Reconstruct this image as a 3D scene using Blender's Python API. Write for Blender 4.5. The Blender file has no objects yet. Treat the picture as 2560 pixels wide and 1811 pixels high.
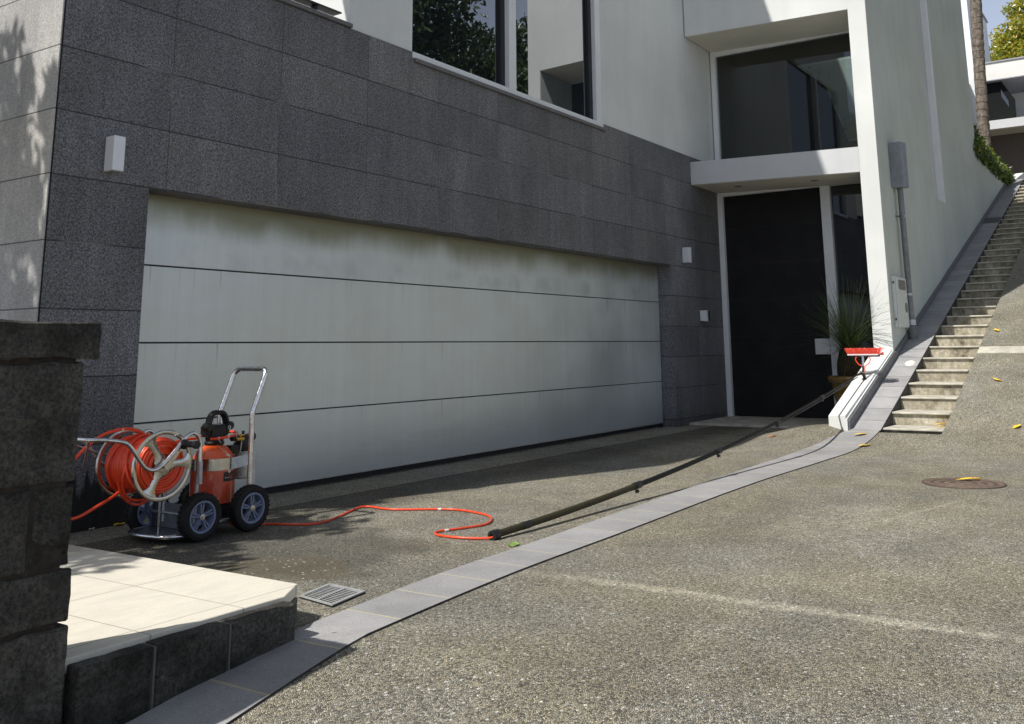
import bpy, bmesh, math, random
import numpy as np
from mathutils import Vector, Matrix
R = math.radians
random.seed(4)
rng = np.random.default_rng(4)
scene = bpy.context.scene
COL = scene.collection

# ------------------------------------------------------------------ camera, world, sun, exposure
def cam_axes(yaw, p, r):
    f = Vector((math.cos(yaw)*math.cos(p), math.sin(yaw)*math.cos(p), math.sin(p)))
    rt = Vector((math.sin(yaw), -math.cos(yaw), 0)); up = rt.cross(f)
    return rt*math.cos(r)+up*math.sin(r), -rt*math.sin(r)+up*math.cos(r), f
rt, up, fw = cam_axes(0.575659580, 0.190673173, -0.0136784648)
cd = bpy.data.cameras.new('camera'); cam = bpy.data.objects.new('camera', cd); COL.objects.link(cam)
cam.matrix_world = Matrix(((rt.x, up.x, -fw.x, -4.36413), (rt.y, up.y, -fw.y, -6.20257), (rt.z, up.z, -fw.z, 1.14733), (0, 0, 0, 1)))
cd.sensor_width = 36; cd.lens = 36*2381.4849/2560
cd.shift_x = -(1356.907-1280)/2560; cd.shift_y = -(905.5-412.0896)/2560
cd.clip_start = .05; cd.clip_end = 1000
scene.camera = cam

SUN_DIR = Vector((-.78, .269, 1)).normalized()          # towards the sun
w = bpy.data.worlds.new('World'); scene.world = w; w.use_nodes = True
wn = w.node_tree; wn.nodes.clear()
sky = wn.nodes.new('ShaderNodeTexSky'); sky.sky_type = 'NISHITA'; sky.sun_disc = False
sky.sun_elevation = math.asin(SUN_DIR.z); sky.sun_rotation = math.atan2(SUN_DIR.x, SUN_DIR.y)
sky.air_density = 1.0; sky.dust_density = 2.2; sky.ozone_density = 1.0
bg = wn.nodes.new('ShaderNodeBackground'); bg.inputs[1].default_value = .071
wo = wn.nodes.new('ShaderNodeOutputWorld')
hs = wn.nodes.new('ShaderNodeHueSaturation'); hs.inputs['Saturation'].default_value = .8; wn.links.new(sky.outputs[0], hs.inputs['Color'])
tcw = wn.nodes.new('ShaderNodeTexCoord'); cn_ = wn.nodes.new('ShaderNodeTexNoise'); cn_.inputs['Scale'].default_value = 2.3; cn_.inputs['Detail'].default_value = 6; cn_.inputs['Roughness'].default_value = .58
vm = wn.nodes.new('ShaderNodeVectorMath'); vm.operation = 'MULTIPLY'; vm.inputs[1].default_value = (1, 1, 2.2)
wn.links.new(tcw.outputs['Generated'], vm.inputs[0]); wn.links.new(vm.outputs[0], cn_.inputs['Vector'])
cm = wn.nodes.new('ShaderNodeMapRange'); cm.interpolation_type = 'SMOOTHSTEP'; cm.inputs[1].default_value = .42; cm.inputs[2].default_value = .66
wn.links.new(cn_.outputs['Fac'], cm.inputs[0])
cx = wn.nodes.new('ShaderNodeMix'); cx.data_type = 'RGBA'; cx.inputs[7].default_value = (3.6, 3.6, 3.8, 1)   # thin bright cloud
wn.links.new(cm.outputs[0], cx.inputs[0]); wn.links.new(hs.outputs[0], cx.inputs[6])
sx = wn.nodes.new('ShaderNodeSeparateXYZ'); wn.links.new(tcw.outputs['Generated'], sx.inputs[0])
hm = wn.nodes.new('ShaderNodeMapRange'); hm.interpolation_type = 'SMOOTHSTEP'; wn.links.new(sx.outputs[2], hm.inputs[0])
for i, v_ in enumerate((.22, .56, .95, 0.)): hm.inputs[i+1].default_value = v_
hx_ = wn.nodes.new('ShaderNodeMix'); hx_.data_type = 'RGBA'; hx_.inputs[7].default_value = (6.2, 7.3, 9.4, 1)    # pale sky low down
wn.links.new(hm.outputs[0], hx_.inputs[0]); wn.links.new(cx.outputs[2], hx_.inputs[6])
wn.links.new(hx_.outputs[2], bg.inputs[0]); wn.links.new(bg.outputs[0], wo.inputs[0])
sd = bpy.data.lights.new('sun', 'SUN'); sd.energy = 4.2; sd.angle = R(.55); sd.color = (1, .955, .89)
so = bpy.data.objects.new('sun', sd); COL.objects.link(so)
so.rotation_euler = SUN_DIR.to_track_quat('Z', 'Y').to_euler()
so.location = (0, 0, 30)
vs = scene.view_settings; vs.view_transform = 'Standard'; vs.look = 'None'; vs.exposure = .25; vs.gamma = 1
scene.cycles.max_bounces = 8; scene.cycles.use_denoising = True

# ------------------------------------------------------------------ shader helpers
class NT:
    def __init__(s, name):
        s.m = bpy.data.materials.new(name); s.m.use_nodes = True; s.t = s.m.node_tree
        s.t.nodes.clear(); s.out = s.t.nodes.new('ShaderNodeOutputMaterial')
    def n(s, typ, **kw):
        nd = s.t.nodes.new('ShaderNode'+typ)
        for k, v in kw.items():
            if not k.startswith('i_'): setattr(nd, k, v)
        for k, v in kw.items():
            if k.startswith('i_'):
                key = k[2:]; key = int(key) if key.isdigit() else key.replace('_', ' ')
                s.set(nd.inputs[key], v)
        return nd
    def set(s, sock, v):
        if isinstance(v, bpy.types.NodeSocket): s.t.links.new(v, sock)
        elif isinstance(v, bpy.types.Node): s.t.links.new(v.outputs[0], sock)
        elif isinstance(v, tuple) and sock.type == 'RGBA' and len(v) == 3: sock.default_value = (*v, 1)
        else: sock.default_value = v
    def co(s): return s.n('TexCoord').outputs['Object']
    def xyz(s): 
        g = s.n('NewGeometry'); x = s.n('SeparateXYZ', i_0=g.outputs['Position']); return x.outputs
    def pos(s): return s.n('NewGeometry').outputs['Position']
    def math(s, op, a, b=None, c=None, clamp=False):
        nd = s.n('Math', operation=op, use_clamp=clamp); s.set(nd.inputs[0], a)
        if b is not None: s.set(nd.inputs[1], b)
        if c is not None: s.set(nd.inputs[2], c)
        return nd.outputs[0]
    def noise(s, vec, scale, detail=3, rough=.55, dist=0):
        return s.n('TexNoise', i_Vector=vec, i_Scale=scale, i_Detail=detail, i_Roughness=rough, i_Distortion=dist).outputs['Fac']
    def scalev(s, vec, v):
        return s.n('VectorMath', operation='MULTIPLY', i_0=vec, i_1=v).outputs[0]
    def mr(s, v, a, b, c=0., d=1., smooth=True):
        nd = s.n('MapRange', interpolation_type='SMOOTHSTEP' if smooth else 'LINEAR')
        s.set(nd.inputs[0], v)
        for i, x in enumerate((a, b, c, d)): s.set(nd.inputs[i+1], x)
        return nd.outputs[0]
    def mix(s, f, a, b, blend='MIX'):
        nd = s.n('Mix', data_type='RGBA', blend_type=blend)
        s.set(nd.inputs[0], f); s.set(nd.inputs[6], a); s.set(nd.inputs[7], b)
        return nd.outputs[2]
    def ramp(s, f, stops, interp='LINEAR'):
        nd = s.n('ValToRGB'); cr = nd.color_ramp; cr.interpolation = interp
        while len(cr.elements) < len(stops): cr.elements.new(.5)
        for e, (p, c) in zip(cr.elements, stops): e.position = p; e.color = (*c, 1)
        s.set(nd.inputs[0], f); return nd.outputs[0]
    def bump(s, h, strength=.5, dist=.01, normal=None):
        nd = s.n('Bump', i_Strength=strength, i_Distance=dist, i_Height=h)
        if normal is not None: s.set(nd.inputs['Normal'], normal)
        return nd.outputs[0]
    def pbr(s, col, rough=.6, metal=0., normal=None, spec=.5, coat=0., trans=0.):
        p = s.n('BsdfPrincipled'); s.set(p.inputs['Base Color'], col); s.set(p.inputs['Roughness'], rough)
        s.set(p.inputs['Metallic'], metal); s.set(p.inputs['Specular IOR Level'], spec)
        p.inputs['Coat Weight'].default_value = coat; p.inputs['Coat Roughness'].default_value = .05
        p.inputs['Transmission Weight'].default_value = trans
        if normal is not None: s.set(p.inputs['Normal'], normal)
        s.t.links.new(p.outputs[0], s.out.inputs[0]); return s.m

def simple(name, col, rough=.5, metal=0., var=.08, nscale=9., bump=0., bscale=80, spec=.5, coat=0.):
    s = NT(name); v = s.pos()
    f = s.noise(v, nscale, 4)
    k = s.mr(f, .3, .7, 1-var, 1+var)
    c = s.mix(1., col, k, 'MULTIPLY')
    nrm = s.bump(s.noise(v, bscale, 4), bump, .004) if bump else None
    rr = s.math('ADD', s.math('MULTIPLY', s.math('SUBTRACT', s.noise(v, nscale*2.3, 3), .5), .2), rough, clamp=True)
    return s.pbr(c, rr, metal, nrm, spec, coat)

def stone_mat(name, axis, col, off, tint, wet=False, con=1.):
    s = NT(name); X = s.xyz(); v = s.pos()
    u = s.math('DIVIDE', s.math('SUBTRACT', X[axis], off), 1.066); z = s.math('DIVIDE', s.math('SUBTRACT', X[2], 2.351), .45)
    def line(a, w):
        fr = s.math('FRACT', a); d = s.math('MINIMUM', fr, s.math('SUBTRACT', 1., fr)); return s.mr(d, w*.5, w*1.1, 1., 0.)
    lv = line(u, .0042); lh = line(z, .0125)
    cell = s.n('CombineXYZ', i_0=s.math('FLOOR', u), i_1=s.math('FLOOR', z), i_2=1.3)
    wn_ = s.n('TexWhiteNoise', noise_dimensions='3D', i_Vector=cell.outputs[0]).outputs['Value']
    fine = s.noise(v, 78, 3, .65, .8); fine2 = s.noise(v, 190, 2, .6)
    big = s.noise(s.scalev(v, (1, 1, .45)), 1.6, 4, .6)
    streak = s.noise(s.scalev(v, (14, 14, .8)), 1., 3, .6)
    a = s.mr(fine, .36, .66, 1-.55*con, 1+.75*con); b = s.mr(fine2, .35, .65, 1-.2*con, 1+.22*con)
    k = s.math('MULTIPLY', s.math('MULTIPLY', a, b), s.math('MULTIPLY', s.mr(big, .3, .7, .84, 1.16), s.mr(streak, .3, .7, .93, 1.07)))
    k = s.math('MULTIPLY', k, s.mr(wn_, 0., 1., 1-tint, 1+tint, False))
    c = s.mix(1., col, k, 'MULTIPLY')
    wc = s.n('TexWhiteNoise', noise_dimensions='3D', i_Vector=s.scalev(cell.outputs[0], (1.7, 2.3, 1))).outputs['Value']
    warm = s.mr(s.math('ADD', s.math('MULTIPLY', s.noise(v, .7, 3), .8), s.math('MULTIPLY', wc, .35)), .42, .82)
    c = s.mix(1., c, s.mix(warm, (.985, .99, 1.02), (1.015, 1.0, .975)), 'MULTIPLY')
    pale = s.math('MULTIPLY', s.mr(s.noise(s.scalev(v, (1, 1, .6)), .95, 5, .62), .53, .70), .38)
    c = s.mix(s.math('MULTIPLY', pale, con), c, s.mix(1., c, (1.75, 1.75, 1.75), 'MULTIPLY'))
    # pale lime along a few joints, dark gaps elsewhere
    jn = s.mr(s.noise(v, 1.1, 2), .56, .64)
    c = s.mix(s.math('MULTIPLY', lv, .8), c, s.mix(jn, tuple(x*.35 for x in col), (.26, .25, .24)))
    c = s.mix(s.math('MULTIPLY', lh, .9), c, s.mix(jn, tuple(x*.2 for x in col), (.2, .19, .18)))
    rough = .62
    if wet:
        # blackened wet foot of the pier left of the garage door
        top = s.math('ADD', s.math('MULTIPLY', s.noise(s.scalev(v, (16, 16, 1.2)), 1., 3), .75), -.07)
        m = s.math('MULTIPLY', s.mr(s.math('SUBTRACT', X[2], top), -.03, .05, 1., 0.), s.mr(X[0], -.12, -.1, 1., 0.))
        c = s.mix(s.math('MULTIPLY', m, .93), c, (.008, .008, .009))
        # brown runs below the sills, damp at the base
        m2 = s.math('MULTIPLY', s.mr(X[2], .0, .35, .55, 0.), s.mr(streak, .35, .6))
        c = s.mix(m2, c, (.03, .03, .03))
    h = s.math('SUBTRACT', s.math('MULTIPLY', fine, .3), s.math('MAXIMUM', lh, lv))
    return s.pbr(c, rough, 0, s.bump(h, .55, .004), .35)

def plaster(name, col, rough=.85, drip=.0):
    s = NT(name); v = s.pos()
    k = s.mr(s.noise(v, .9, 4), .3, .7, .94, 1.05)
    st = s.noise(s.scalev(v, (5, 5, .35)), 1., 4, .6)
    k = s.math('MULTIPLY', k, s.mr(st, .3, .75, 1+drip*.3, 1-drip))
    c = s.mix(1., col, k, 'MULTIPLY')
    return s.pbr(c, rough, 0, s.bump(s.noise(v, 120, 4, .7), .25, .004), .25)

def aggregate():
    s = NT('exposed_aggregate'); v = s.pos(); X = s.xyz()
    p2 = s.scalev(v, (1, 1, 0))
    jit = s.n('TexNoise', i_Vector=p2, i_Scale=30., i_Detail=2.)
    p = s.n('VectorMath', operation='ADD', i_0=p2, i_1=s.scalev(jit.outputs['Color'], (.008, .008, 0))).outputs[0]
    v1 = s.n('TexVoronoi', voronoi_dimensions='2D', feature='F1', i_Vector=p, i_Scale=136.)
    ve = s.n('TexVoronoi', voronoi_dimensions='2D', feature='DISTANCE_TO_EDGE', i_Vector=p, i_Scale=136.)
    rc = s.n('SeparateColor', i_0=v1.outputs['Color']).outputs
    peb = s.ramp(rc[0], [(0, (.16, .155, .125)), (.16, (.29, .28, .225)), (.4, (.41, .39, .315)), (.6, (.50, .465, .36)), (.76, (.54, .47, .32)), (.85, (.57, .555, .47)), (.955, (.63, .61, .54)), (.988, (.80, .78, .70))], 'CONSTANT')
    peb = s.mix(1., peb, s.mr(rc[1], 0, 1, .85, 1.15, False), 'MULTIPLY')
    gap = s.mr(ve.outputs['Distance'], .02, .15, 1., 0.)
    c = s.mix(s.math('MULTIPLY', gap, .86), peb, (.068, .064, .053))
    # larger pale chips and shells
    v2 = s.n('TexVoronoi', voronoi_dimensions='2D', feature='F1', i_Vector=s.scalev(p, (1.0, 1.25, 0)), i_Scale=25.)
    r2 = s.n('SeparateColor', i_0=v2.outputs['Color']).outputs
    chip = s.math('MULTIPLY', s.mr(v2.outputs['Distance'], .13, .2, 1., 0.), s.math('GREATER_THAN', r2[2], .90))
    c = s.mix(chip, c, s.mix(r2[0], (.62, .60, .54), (.85, .84, .80)))
    # broad tone
    big = s.noise(p2, .45, 5, .6); mid = s.noise(p2, 2.6, 4, .6)
    k = s.math('MULTIPLY', s.mr(big, .3, .7, .9, 1.22), s.mr(mid, .3, .7, .88, 1.1))
    peb_tint = s.mix(s.mr(s.noise(p2, .8, 3), .35, .65), (.97, .985, 1.03), (1.02, .995, .95))
    c = s.mix(1., c, peb_tint, 'MULTIPLY')
    spot = s.math('MULTIPLY', s.mr(s.noise(p2, 5.5, 3, .5), .70, .76), .55)
    c = s.mix(spot, c, (.05, .047, .04))
    # darker wetter pavement round the cart
    x, y, z = X[0], X[1], X[2]
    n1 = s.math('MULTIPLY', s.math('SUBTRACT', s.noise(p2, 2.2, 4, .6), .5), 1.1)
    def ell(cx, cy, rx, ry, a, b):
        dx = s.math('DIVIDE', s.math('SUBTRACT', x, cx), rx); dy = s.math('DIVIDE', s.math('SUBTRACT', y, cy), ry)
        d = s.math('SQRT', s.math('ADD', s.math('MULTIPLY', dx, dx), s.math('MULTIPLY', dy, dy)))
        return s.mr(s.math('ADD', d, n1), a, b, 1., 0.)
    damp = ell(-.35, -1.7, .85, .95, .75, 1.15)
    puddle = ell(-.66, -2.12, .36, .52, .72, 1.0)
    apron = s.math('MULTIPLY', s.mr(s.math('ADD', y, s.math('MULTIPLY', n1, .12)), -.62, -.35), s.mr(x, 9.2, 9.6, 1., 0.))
    apr = s.math('MULTIPLY', s.mr(s.math('ADD', y, s.math('MULTIPLY', n1, .25)), -1.35, -.75), s.mr(y, -.42, -.40, 1., 0.))  # darker apron short of the joint line, deepened in colour as extra shade
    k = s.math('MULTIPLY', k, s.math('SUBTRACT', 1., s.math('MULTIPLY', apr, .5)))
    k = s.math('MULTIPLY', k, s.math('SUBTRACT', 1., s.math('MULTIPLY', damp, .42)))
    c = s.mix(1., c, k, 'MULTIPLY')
    silt = s.mix(s.noise(p2, 60, 3), (.06, .05, .03), (.115, .095, .055))
    c = s.mix(s.math('MULTIPLY', puddle, .62), c, silt)
    c = s.mix(s.math('MULTIPLY', puddle, s.math('MULTIPLY', chip, .8)), c, (.7, .66, .55))
    # joint line in front of the garage
    jl = s.math('ABSOLUTE', s.math('ADD', y, .42))
    c = s.mix(s.math('MULTIPLY', s.mr(jl, .006, .012, 1., 0.), s.mr(x, -.3, -.2)), c, (.05, .05, .045))
    # pale scuff lines and worn patch
    nn = s.math('MULTIPLY', s.math('SUBTRACT', s.noise(p2, 3.5, 4, .65), .5), .11)
    brk = s.mr(s.noise(p2, 14, 4, .7), .38, .58)
    l1 = s.math('MULTIPLY', s.mr(s.math('ABSOLUTE', s.math('ADD', s.math('ADD', x, .07), nn)), .015, .095, 1., 0.), s.mr(y, -3.9, -3.3, 1., 0.25))
    l1 = s.math('MULTIPLY', l1, s.mr(y, -3.27, -3.22, 1., 0.))
    l2d = s.math('ABSOLUTE', s.math('ADD', s.math('SUBTRACT', y, -4.39), s.math('MULTIPLY', s.math('SUBTRACT', x, 2.16), .259)))
    l2 = s.math('MULTIPLY', s.mr(l2d, .006, .03, 1., 0.), s.math('MULTIPLY', s.mr(x, 2.2, 2.5), s.mr(x, 3.5, 3.8, 1., 0.)))
    l2 = s.math('MULTIPLY', l2, .6)
    patch = s.math('MULTIPLY', ell(2.1, -4.35, .9, .55, .6, 1.1), .4)
    sc = s.math('MAXIMUM', s.math('MULTIPLY', l1, .95), l2)
    sc = s.math('MAXIMUM', s.math('MULTIPLY', sc, s.math('ADD', s.math('MULTIPLY', brk, .75), .25)), s.math('MULTIPLY', patch, brk))
    c = s.mix(sc, c, s.mix(.35, s.mix(1., c, (1.9, 1.88, 1.8), 'MULTIPLY'), (.5, .48, .42)))
    rough = s.math('SUBTRACT', s.math('SUBTRACT', .8, s.math('MULTIPLY', damp, .22)), s.math('MULTIPLY', puddle, .12))
    hgt = s.math('MULTIPLY', s.mr(ve.outputs['Distance'], 0., .35), s.math('SUBTRACT', 1., s.math('MULTIPLY', puddle, .85)))
    return s.pbr(c, rough, 0, s.bump(hgt, .9, .0045), .15)

def paver(name, col, joint, step, axis='uv'):
    s = NT(name); v = s.pos()
    uv = s.n('UVMap').outputs[0]; U = s.n('SeparateXYZ', i_0=uv).outputs
    t = s.math('DIVIDE', U[0], step); fr = s.math('FRACT', t); d = s.math('MULTIPLY', s.math('MINIMUM', fr, s.math('SUBTRACT', 1., fr)), step)
    ln = s.mr(d, .004, .008, 1., 0.)
    wn_ = s.n('TexWhiteNoise', noise_dimensions='1D', i_W=s.math('FLOOR', t)).outputs['Value']
    f = s.noise(v, 150, 3, .7); g = s.noise(v, 3, 4, .6)
    pit = s.mr(s.noise(v, 85, 2), .66, .73)
    k = s.math('MULTIPLY', s.math('MULTIPLY', s.mr(f, .3, .7, .82, 1.18), s.mr(g, .3, .7, .9, 1.1)), s.mr(wn_, 0, 1, .9, 1.09, False))
    c = s.mix(1., col, k, 'MULTIPLY'); c = s.mix(s.math('MULTIPLY', pit, .6), c, (.05, .05, .055))
    c = s.mix(ln, c, joint)
    h = s.math('SUBTRACT', s.math('MULTIPLY', f, .3), s.math('ADD', ln, pit))
    return s.pbr(c, .72, 0, s.bump(h, .35, .003), .3)

def basalt():
    s = NT('split_basalt'); v = s.pos()
    n1 = s.noise(v, 11, 7, .68, .6); n2 = s.noise(v, 75, 8, .8); n3 = s.noise(v, 4.5, 5, .65)
    vr = s.n('TexVoronoi', feature='F1', i_Vector=s.n('VectorMath', operation='ADD', i_0=v, i_1=s.scalev(s.n('TexNoise', i_Vector=v, i_Scale=9., i_Detail=3.).outputs['Color'], (.09, .09, .09))).outputs[0], i_Scale=13.).outputs['Distance']
    k = s.math('MULTIPLY', s.mr(n2, .34, .66, .4, 1.75), s.mr(n3, .34, .66, .5, 1.6))
    k = s.math('MULTIPLY', k, s.mr(s.n('NewGeometry').outputs['Random Per Island'], 0, 1, .62, 1.5, False))
    c = s.mix(1., (.064, .061, .054), k, 'MULTIPLY')
    c = s.mix(s.math('MULTIPLY', s.mr(n1, .52, .7), .5), c, (.072, .066, .052))
    lich = s.mr(s.noise(v, 26, 6, .75), .68, .73)
    c = s.mix(s.math('MULTIPLY', lich, .5), c, (.26, .25, .22))
    h = s.math('ADD', s.math('ADD', n1, s.math('MULTIPLY', n2, .3)), s.math('MULTIPLY', vr, .9))
    return s.pbr(c, .8, 0, s.bump(h, 1., .034), .3)

def door_mat():
    s = NT('garage_door_panel'); v = s.pos(); X = s.xyz()
    base = (.69, .735, .725)
    st = s.noise(s.scalev(v, (9, 1, .5)), 1., 4, .6); st2 = s.noise(s.scalev(v, (45, 1, .7)), 1., 3, .6)
    cl = s.noise(v, 1.1, 4, .6)
    k = s.math('MULTIPLY', s.math('MULTIPLY', s.mr(st, .3, .7, .975, 1.02), s.mr(st2, .3, .7, .985, 1.015)), s.mr(cl, .3, .7, .93, 1.06))
    c = s.mix(1., base, k, 'MULTIPLY')
    # olive algae hanging from the head of the opening
    ed = s.math('ADD', s.math('MULTIPLY', s.math('SUBTRACT', s.noise(s.scalev(v, (2.2, 1, .5)), 1., 5, .62), .5), .30), s.math('MULTIPLY', s.math('SUBTRACT', cl, .5), .25))
    al = s.mr(s.math('ADD', X[2], ed), 2.0, 2.30)
    c = s.mix(s.math('MULTIPLY', al, .9), c, (.235, .232, .135))
    # grey wash marks low on the top panel, faint marks above the joints
    ws = s.math('MULTIPLY', s.mr(s.math('ABSOLUTE', s.math('SUBTRACT', X[2], 1.9)), .02, .16, 1., 0.), s.mr(s.noise(s.scalev(v, (3, 1, 2)), 1., 4), .46, .66))
    c = s.mix(s.math('MULTIPLY', ws, .38), c, (.44, .455, .48))
    lo = s.math('MULTIPLY', s.mr(X[2], .05, .66, .62, 0.), s.mr(s.math('ADD', X[0], s.math('MULTIPLY', cl, 3.)), 0., 8., .75, 1.))  # lower panel darkened in colour for its reflection of the shaded ground
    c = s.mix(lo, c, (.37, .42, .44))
    dz_ = s.math('FRACT', s.math('MULTIPLY', s.math('SUBTRACT', X[2], .648), 1.7271))      # height within a panel
    dr = s.math('MULTIPLY', s.mr(s.noise(s.scalev(v, (26, 1, .25)), 1., 2, .5), .66, .74), s.mr(dz_, .55, 1.0))
    c = s.mix(s.math('MULTIPLY', dr, .35), c, (.30, .255, .19))
    rough = s.mr(cl, .3, .7, .34, .48)
    return s.pbr(c, rough, .55, s.bump(s.noise(s.scalev(v, (1, 1, 3)), 1.3, 3), .12, .05), .5)

def tile_mat():
    s = NT('travertine_tile'); v = s.pos(); X = s.xyz()
    def ln(a, o, st, w=.0035):
        f = s.math('FRACT', s.math('DIVIDE', s.math('SUBTRACT', a, o), st)); d = s.math('MULTIPLY', s.math('MINIMUM', f, s.math('SUBTRACT', 1., f)), st)
        return s.mr(d, w*.5, w*1.2, 1., 0.)
    l = s.math('MAXIMUM', ln(X[0], -1.763, .397), ln(X[1], -2.46, .585))
    n1 = s.noise(s.scalev(v, (1, 2.5, 1)), 5, 5, .65); n2 = s.noise(v, 90, 3)
    k = s.math('MULTIPLY', s.mr(n1, .3, .7, .93, 1.05), s.mr(n2, .3, .7, .96, 1.04))
    c = s.mix(1., (.71, .675, .57), k, 'MULTIPLY')
    # brown damp back corner
    m = s.mr(s.math('ADD', X[1], s.math('MULTIPLY', s.math('SUBTRACT', s.noise(v, 3.5, 4), .5), .5)), -1.75, -1.45)
    c = s.mix(s.math('MULTIPLY', m, .55), c, (.33, .28, .19))
    c = s.mix(s.math('MULTIPLY', l, .75), c, (.30, .27, .21))
    return s.pbr(c, .5, 0, s.bump(s.math('SUBTRACT', s.math('MULTIPLY', n1, .2), l), .25, .003), .4)

def stained_concrete():
    s = NT('stained_concrete'); v = s.pos()
    a = s.noise(v, 4.2, 5, .65, .4); b = s.noise(v, 23, 5, .65); st = s.noise(s.scalev(v, (3, 9, 1.2)), 1., 4)
    k = s.math('MULTIPLY', s.mr(b, .3, .7, .75, 1.25), s.mr(st, .3, .7, .78, 1.2))
    c = s.mix(1., s.ramp(a, [(.3, (.12, .105, .078)), (.46, (.31, .28, .21)), (.66, (.43, .40, .32))]), k, 'MULTIPLY')
    c = s.mix(s.math('MULTIPLY', s.mr(s.noise(v, 9, 4), .6, .68), .5), c, (.5, .47, .4))
    return s.pbr(c, .9, 0, s.bump(b, .5, .008), .2)

def glass_dark(name, refl=.42, tint=(.012, .014, .018)):
    s = NT(name)
    d = s.n('BsdfDiffuse', i_Color=tint); g = s.n('BsdfGlossy', i_Color=(.93, .95, 1.), i_Roughness=.0)
    lw = s.n('LayerWeight', i_Blend=.5)
    f = s.mr(lw.outputs['Facing'], 0., 1., refl*.75, min(1, refl*1.5), False)
    m = s.n('MixShader', i_0=f); s.set(m.inputs[1], d.outputs[0]); s.set(m.inputs[2], g.outputs[0])
    s.t.links.new(m.outputs[0], s.out.inputs[0]); return s.m

def glass_clear(name, tint=(.5, .55, .55), refl=.16):
    s = NT(name)
    d = s.n('BsdfTransparent', i_Color=tint); g = s.n('BsdfGlossy', i_Color=(1, 1, 1), i_Roughness=.0)
    lw = s.n('LayerWeight', i_Blend=.5)
    f = s.mr(lw.outputs['Facing'], 0., 1., refl*.6, refl*2.2, False)
    m = s.n('MixShader', i_0=f); s.set(m.inputs[1], d.outputs[0]); s.set(m.inputs[2], g.outputs[0])
    s.t.links.new(m.outputs[0], s.out.inputs[0]); return s.m

def leaf_mat(name, c1, c2, c3, trans=.35):
    s = NT(name)
    r = s.n('NewGeometry').outputs['Random Per Island']
    c = s.ramp(r, [(0, c1), (.55, c2), (1, c3)])
    d = s.n('BsdfDiffuse', i_Color=c); t = s.n('BsdfTranslucent', i_Color=s.mix(1., c, (1.2, 1.25, .6), 'MULTIPLY'))
    g = s.n('BsdfGlossy', i_Color=(.9, .95, 1.), i_Roughness=.35)
    m = s.n('MixShader', i_0=trans); s.set(m.inputs[1], d.outputs[0]); s.set(m.inputs[2], t.outputs[0])
    m2 = s.n('MixShader', i_0=.06); s.set(m2.inputs[1], m.outputs[0]); s.set(m2.inputs[2], g.outputs[0])
    s.t.links.new(m2.outputs[0], s.out.inputs[0]); return s.m

def metal_mat(name, col, rough, aniso=.0, var=.12):
    s = NT(name); v = s.pos()
    f = s.noise(v, 25, 4); k = s.mr(f, .3, .7, 1-var, 1+var)
    return s.pbr(s.mix(1., col, k, 'MULTIPLY'), s.mr(s.noise(v, 60, 3), .3, .7, rough*.8, rough*1.25), 1.)

def palm_bark():
    s = NT('palm_bark'); v = s.pos(); X = s.xyz()
    z = s.math('ADD', X[2], s.math('MULTIPLY', s.noise(v, 2.2, 4), .5))
    f = s.math('FRACT', s.math('MULTIPLY', z, 5.2)); ring = s.mr(s.math('ABSOLUTE', s.math('SUBTRACT', f, .5)), .36, .5)
    n = s.noise(s.scalev(v, (14, 14, 5)), 1., 4, .65)
    c = s.ramp(n, [(.3, (.09, .075, .062)), (.55, (.21, .18, .15)), (.75, (.36, .32, .27))])
    c = s.mix(s.math('MULTIPLY', ring, .5), c, (.06, .05, .042))
    return s.pbr(c, .9, 0, s.bump(s.math('SUBTRACT', n, s.math('MULTIPLY', ring, .6)), .6, .025), .15)

def manhole_mat():
    s = NT('rusty_iron'); v = s.pos(); X = s.xyz()
    dx = s.math('SUBTRACT', X[0], 4.45); dy = s.math('SUBTRACT', X[1], -4.6)
    r = s.math('SQRT', s.math('ADD', s.math('MULTIPLY', dx, dx), s.math('MULTIPLY', dy, dy)))
    g = s.mr(s.math('SINE', s.math('MULTIPLY', r, 83.)), .1, .5)                     # darker concentric rings
    n = s.noise(v, 18, 5, .65)
    c = s.ramp(n, [(.3, (.12, .085, .065)), (.6, (.22, .16, .125)), (.8, (.31, .25, .205))])
    c = s.mix(s.math('MULTIPLY', g, .65), c, (.055, .045, .036))
    return s.pbr(c, .7, .2, s.bump(s.math('SUBTRACT', n, g), .5, .005), .4)

M = {}
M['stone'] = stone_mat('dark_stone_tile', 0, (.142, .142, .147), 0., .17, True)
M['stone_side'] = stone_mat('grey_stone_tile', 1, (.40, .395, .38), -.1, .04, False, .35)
M['stone_plain'] = simple('dark_stone_slab', (.15, .15, .155), .6, bump=.3, bscale=120, nscale=30, var=.2)
M['plaster'] = plaster('white_plaster', (.71, .73, .715), drip=.035)
M['plaster_wing'] = plaster('painted_render', (.575, .62, .58), drip=.045)
M['soffit'] = plaster('soffit_paint', (.70, .675, .58), drip=.02)
M['canopy'] = plaster('grey_canopy_paint', (.62, .635, .65), .6, drip=.03)
M['white_frame'] = simple('white_aluminium', (.80, .82, .84), .38, var=.03, nscale=4)
M['lamp_white'] = simple('silver_lamp_paint', (.80, .82, .85), .35, .1, var=.03)
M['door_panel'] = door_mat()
M['door_black'] = simple('black_door', (.014, .0135, .014), .55, var=.25, nscale=3, bump=.1, bscale=40, spec=.25)
M['rubber'] = simple('black_rubber', (.013, .013, .014), .68, bump=.25, bscale=90, spec=.35)
M['black_plastic'] = simple('black_plastic', (.012, .012, .013), .42, bump=.15, bscale=150)
M['dark_metal'] = simple('dark_painted_metal', (.022, .022, .026), .45, .2)
M['glass'] = glass_dark('mirrored_window_glass', .3)
M['glass_side'] = glass_dark('dark_sidelight_glass', .12, (.006, .006, .008))
M['glass_clear'] = glass_clear('tinted_window_glass', (.56, .60, .61), .09)
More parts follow.
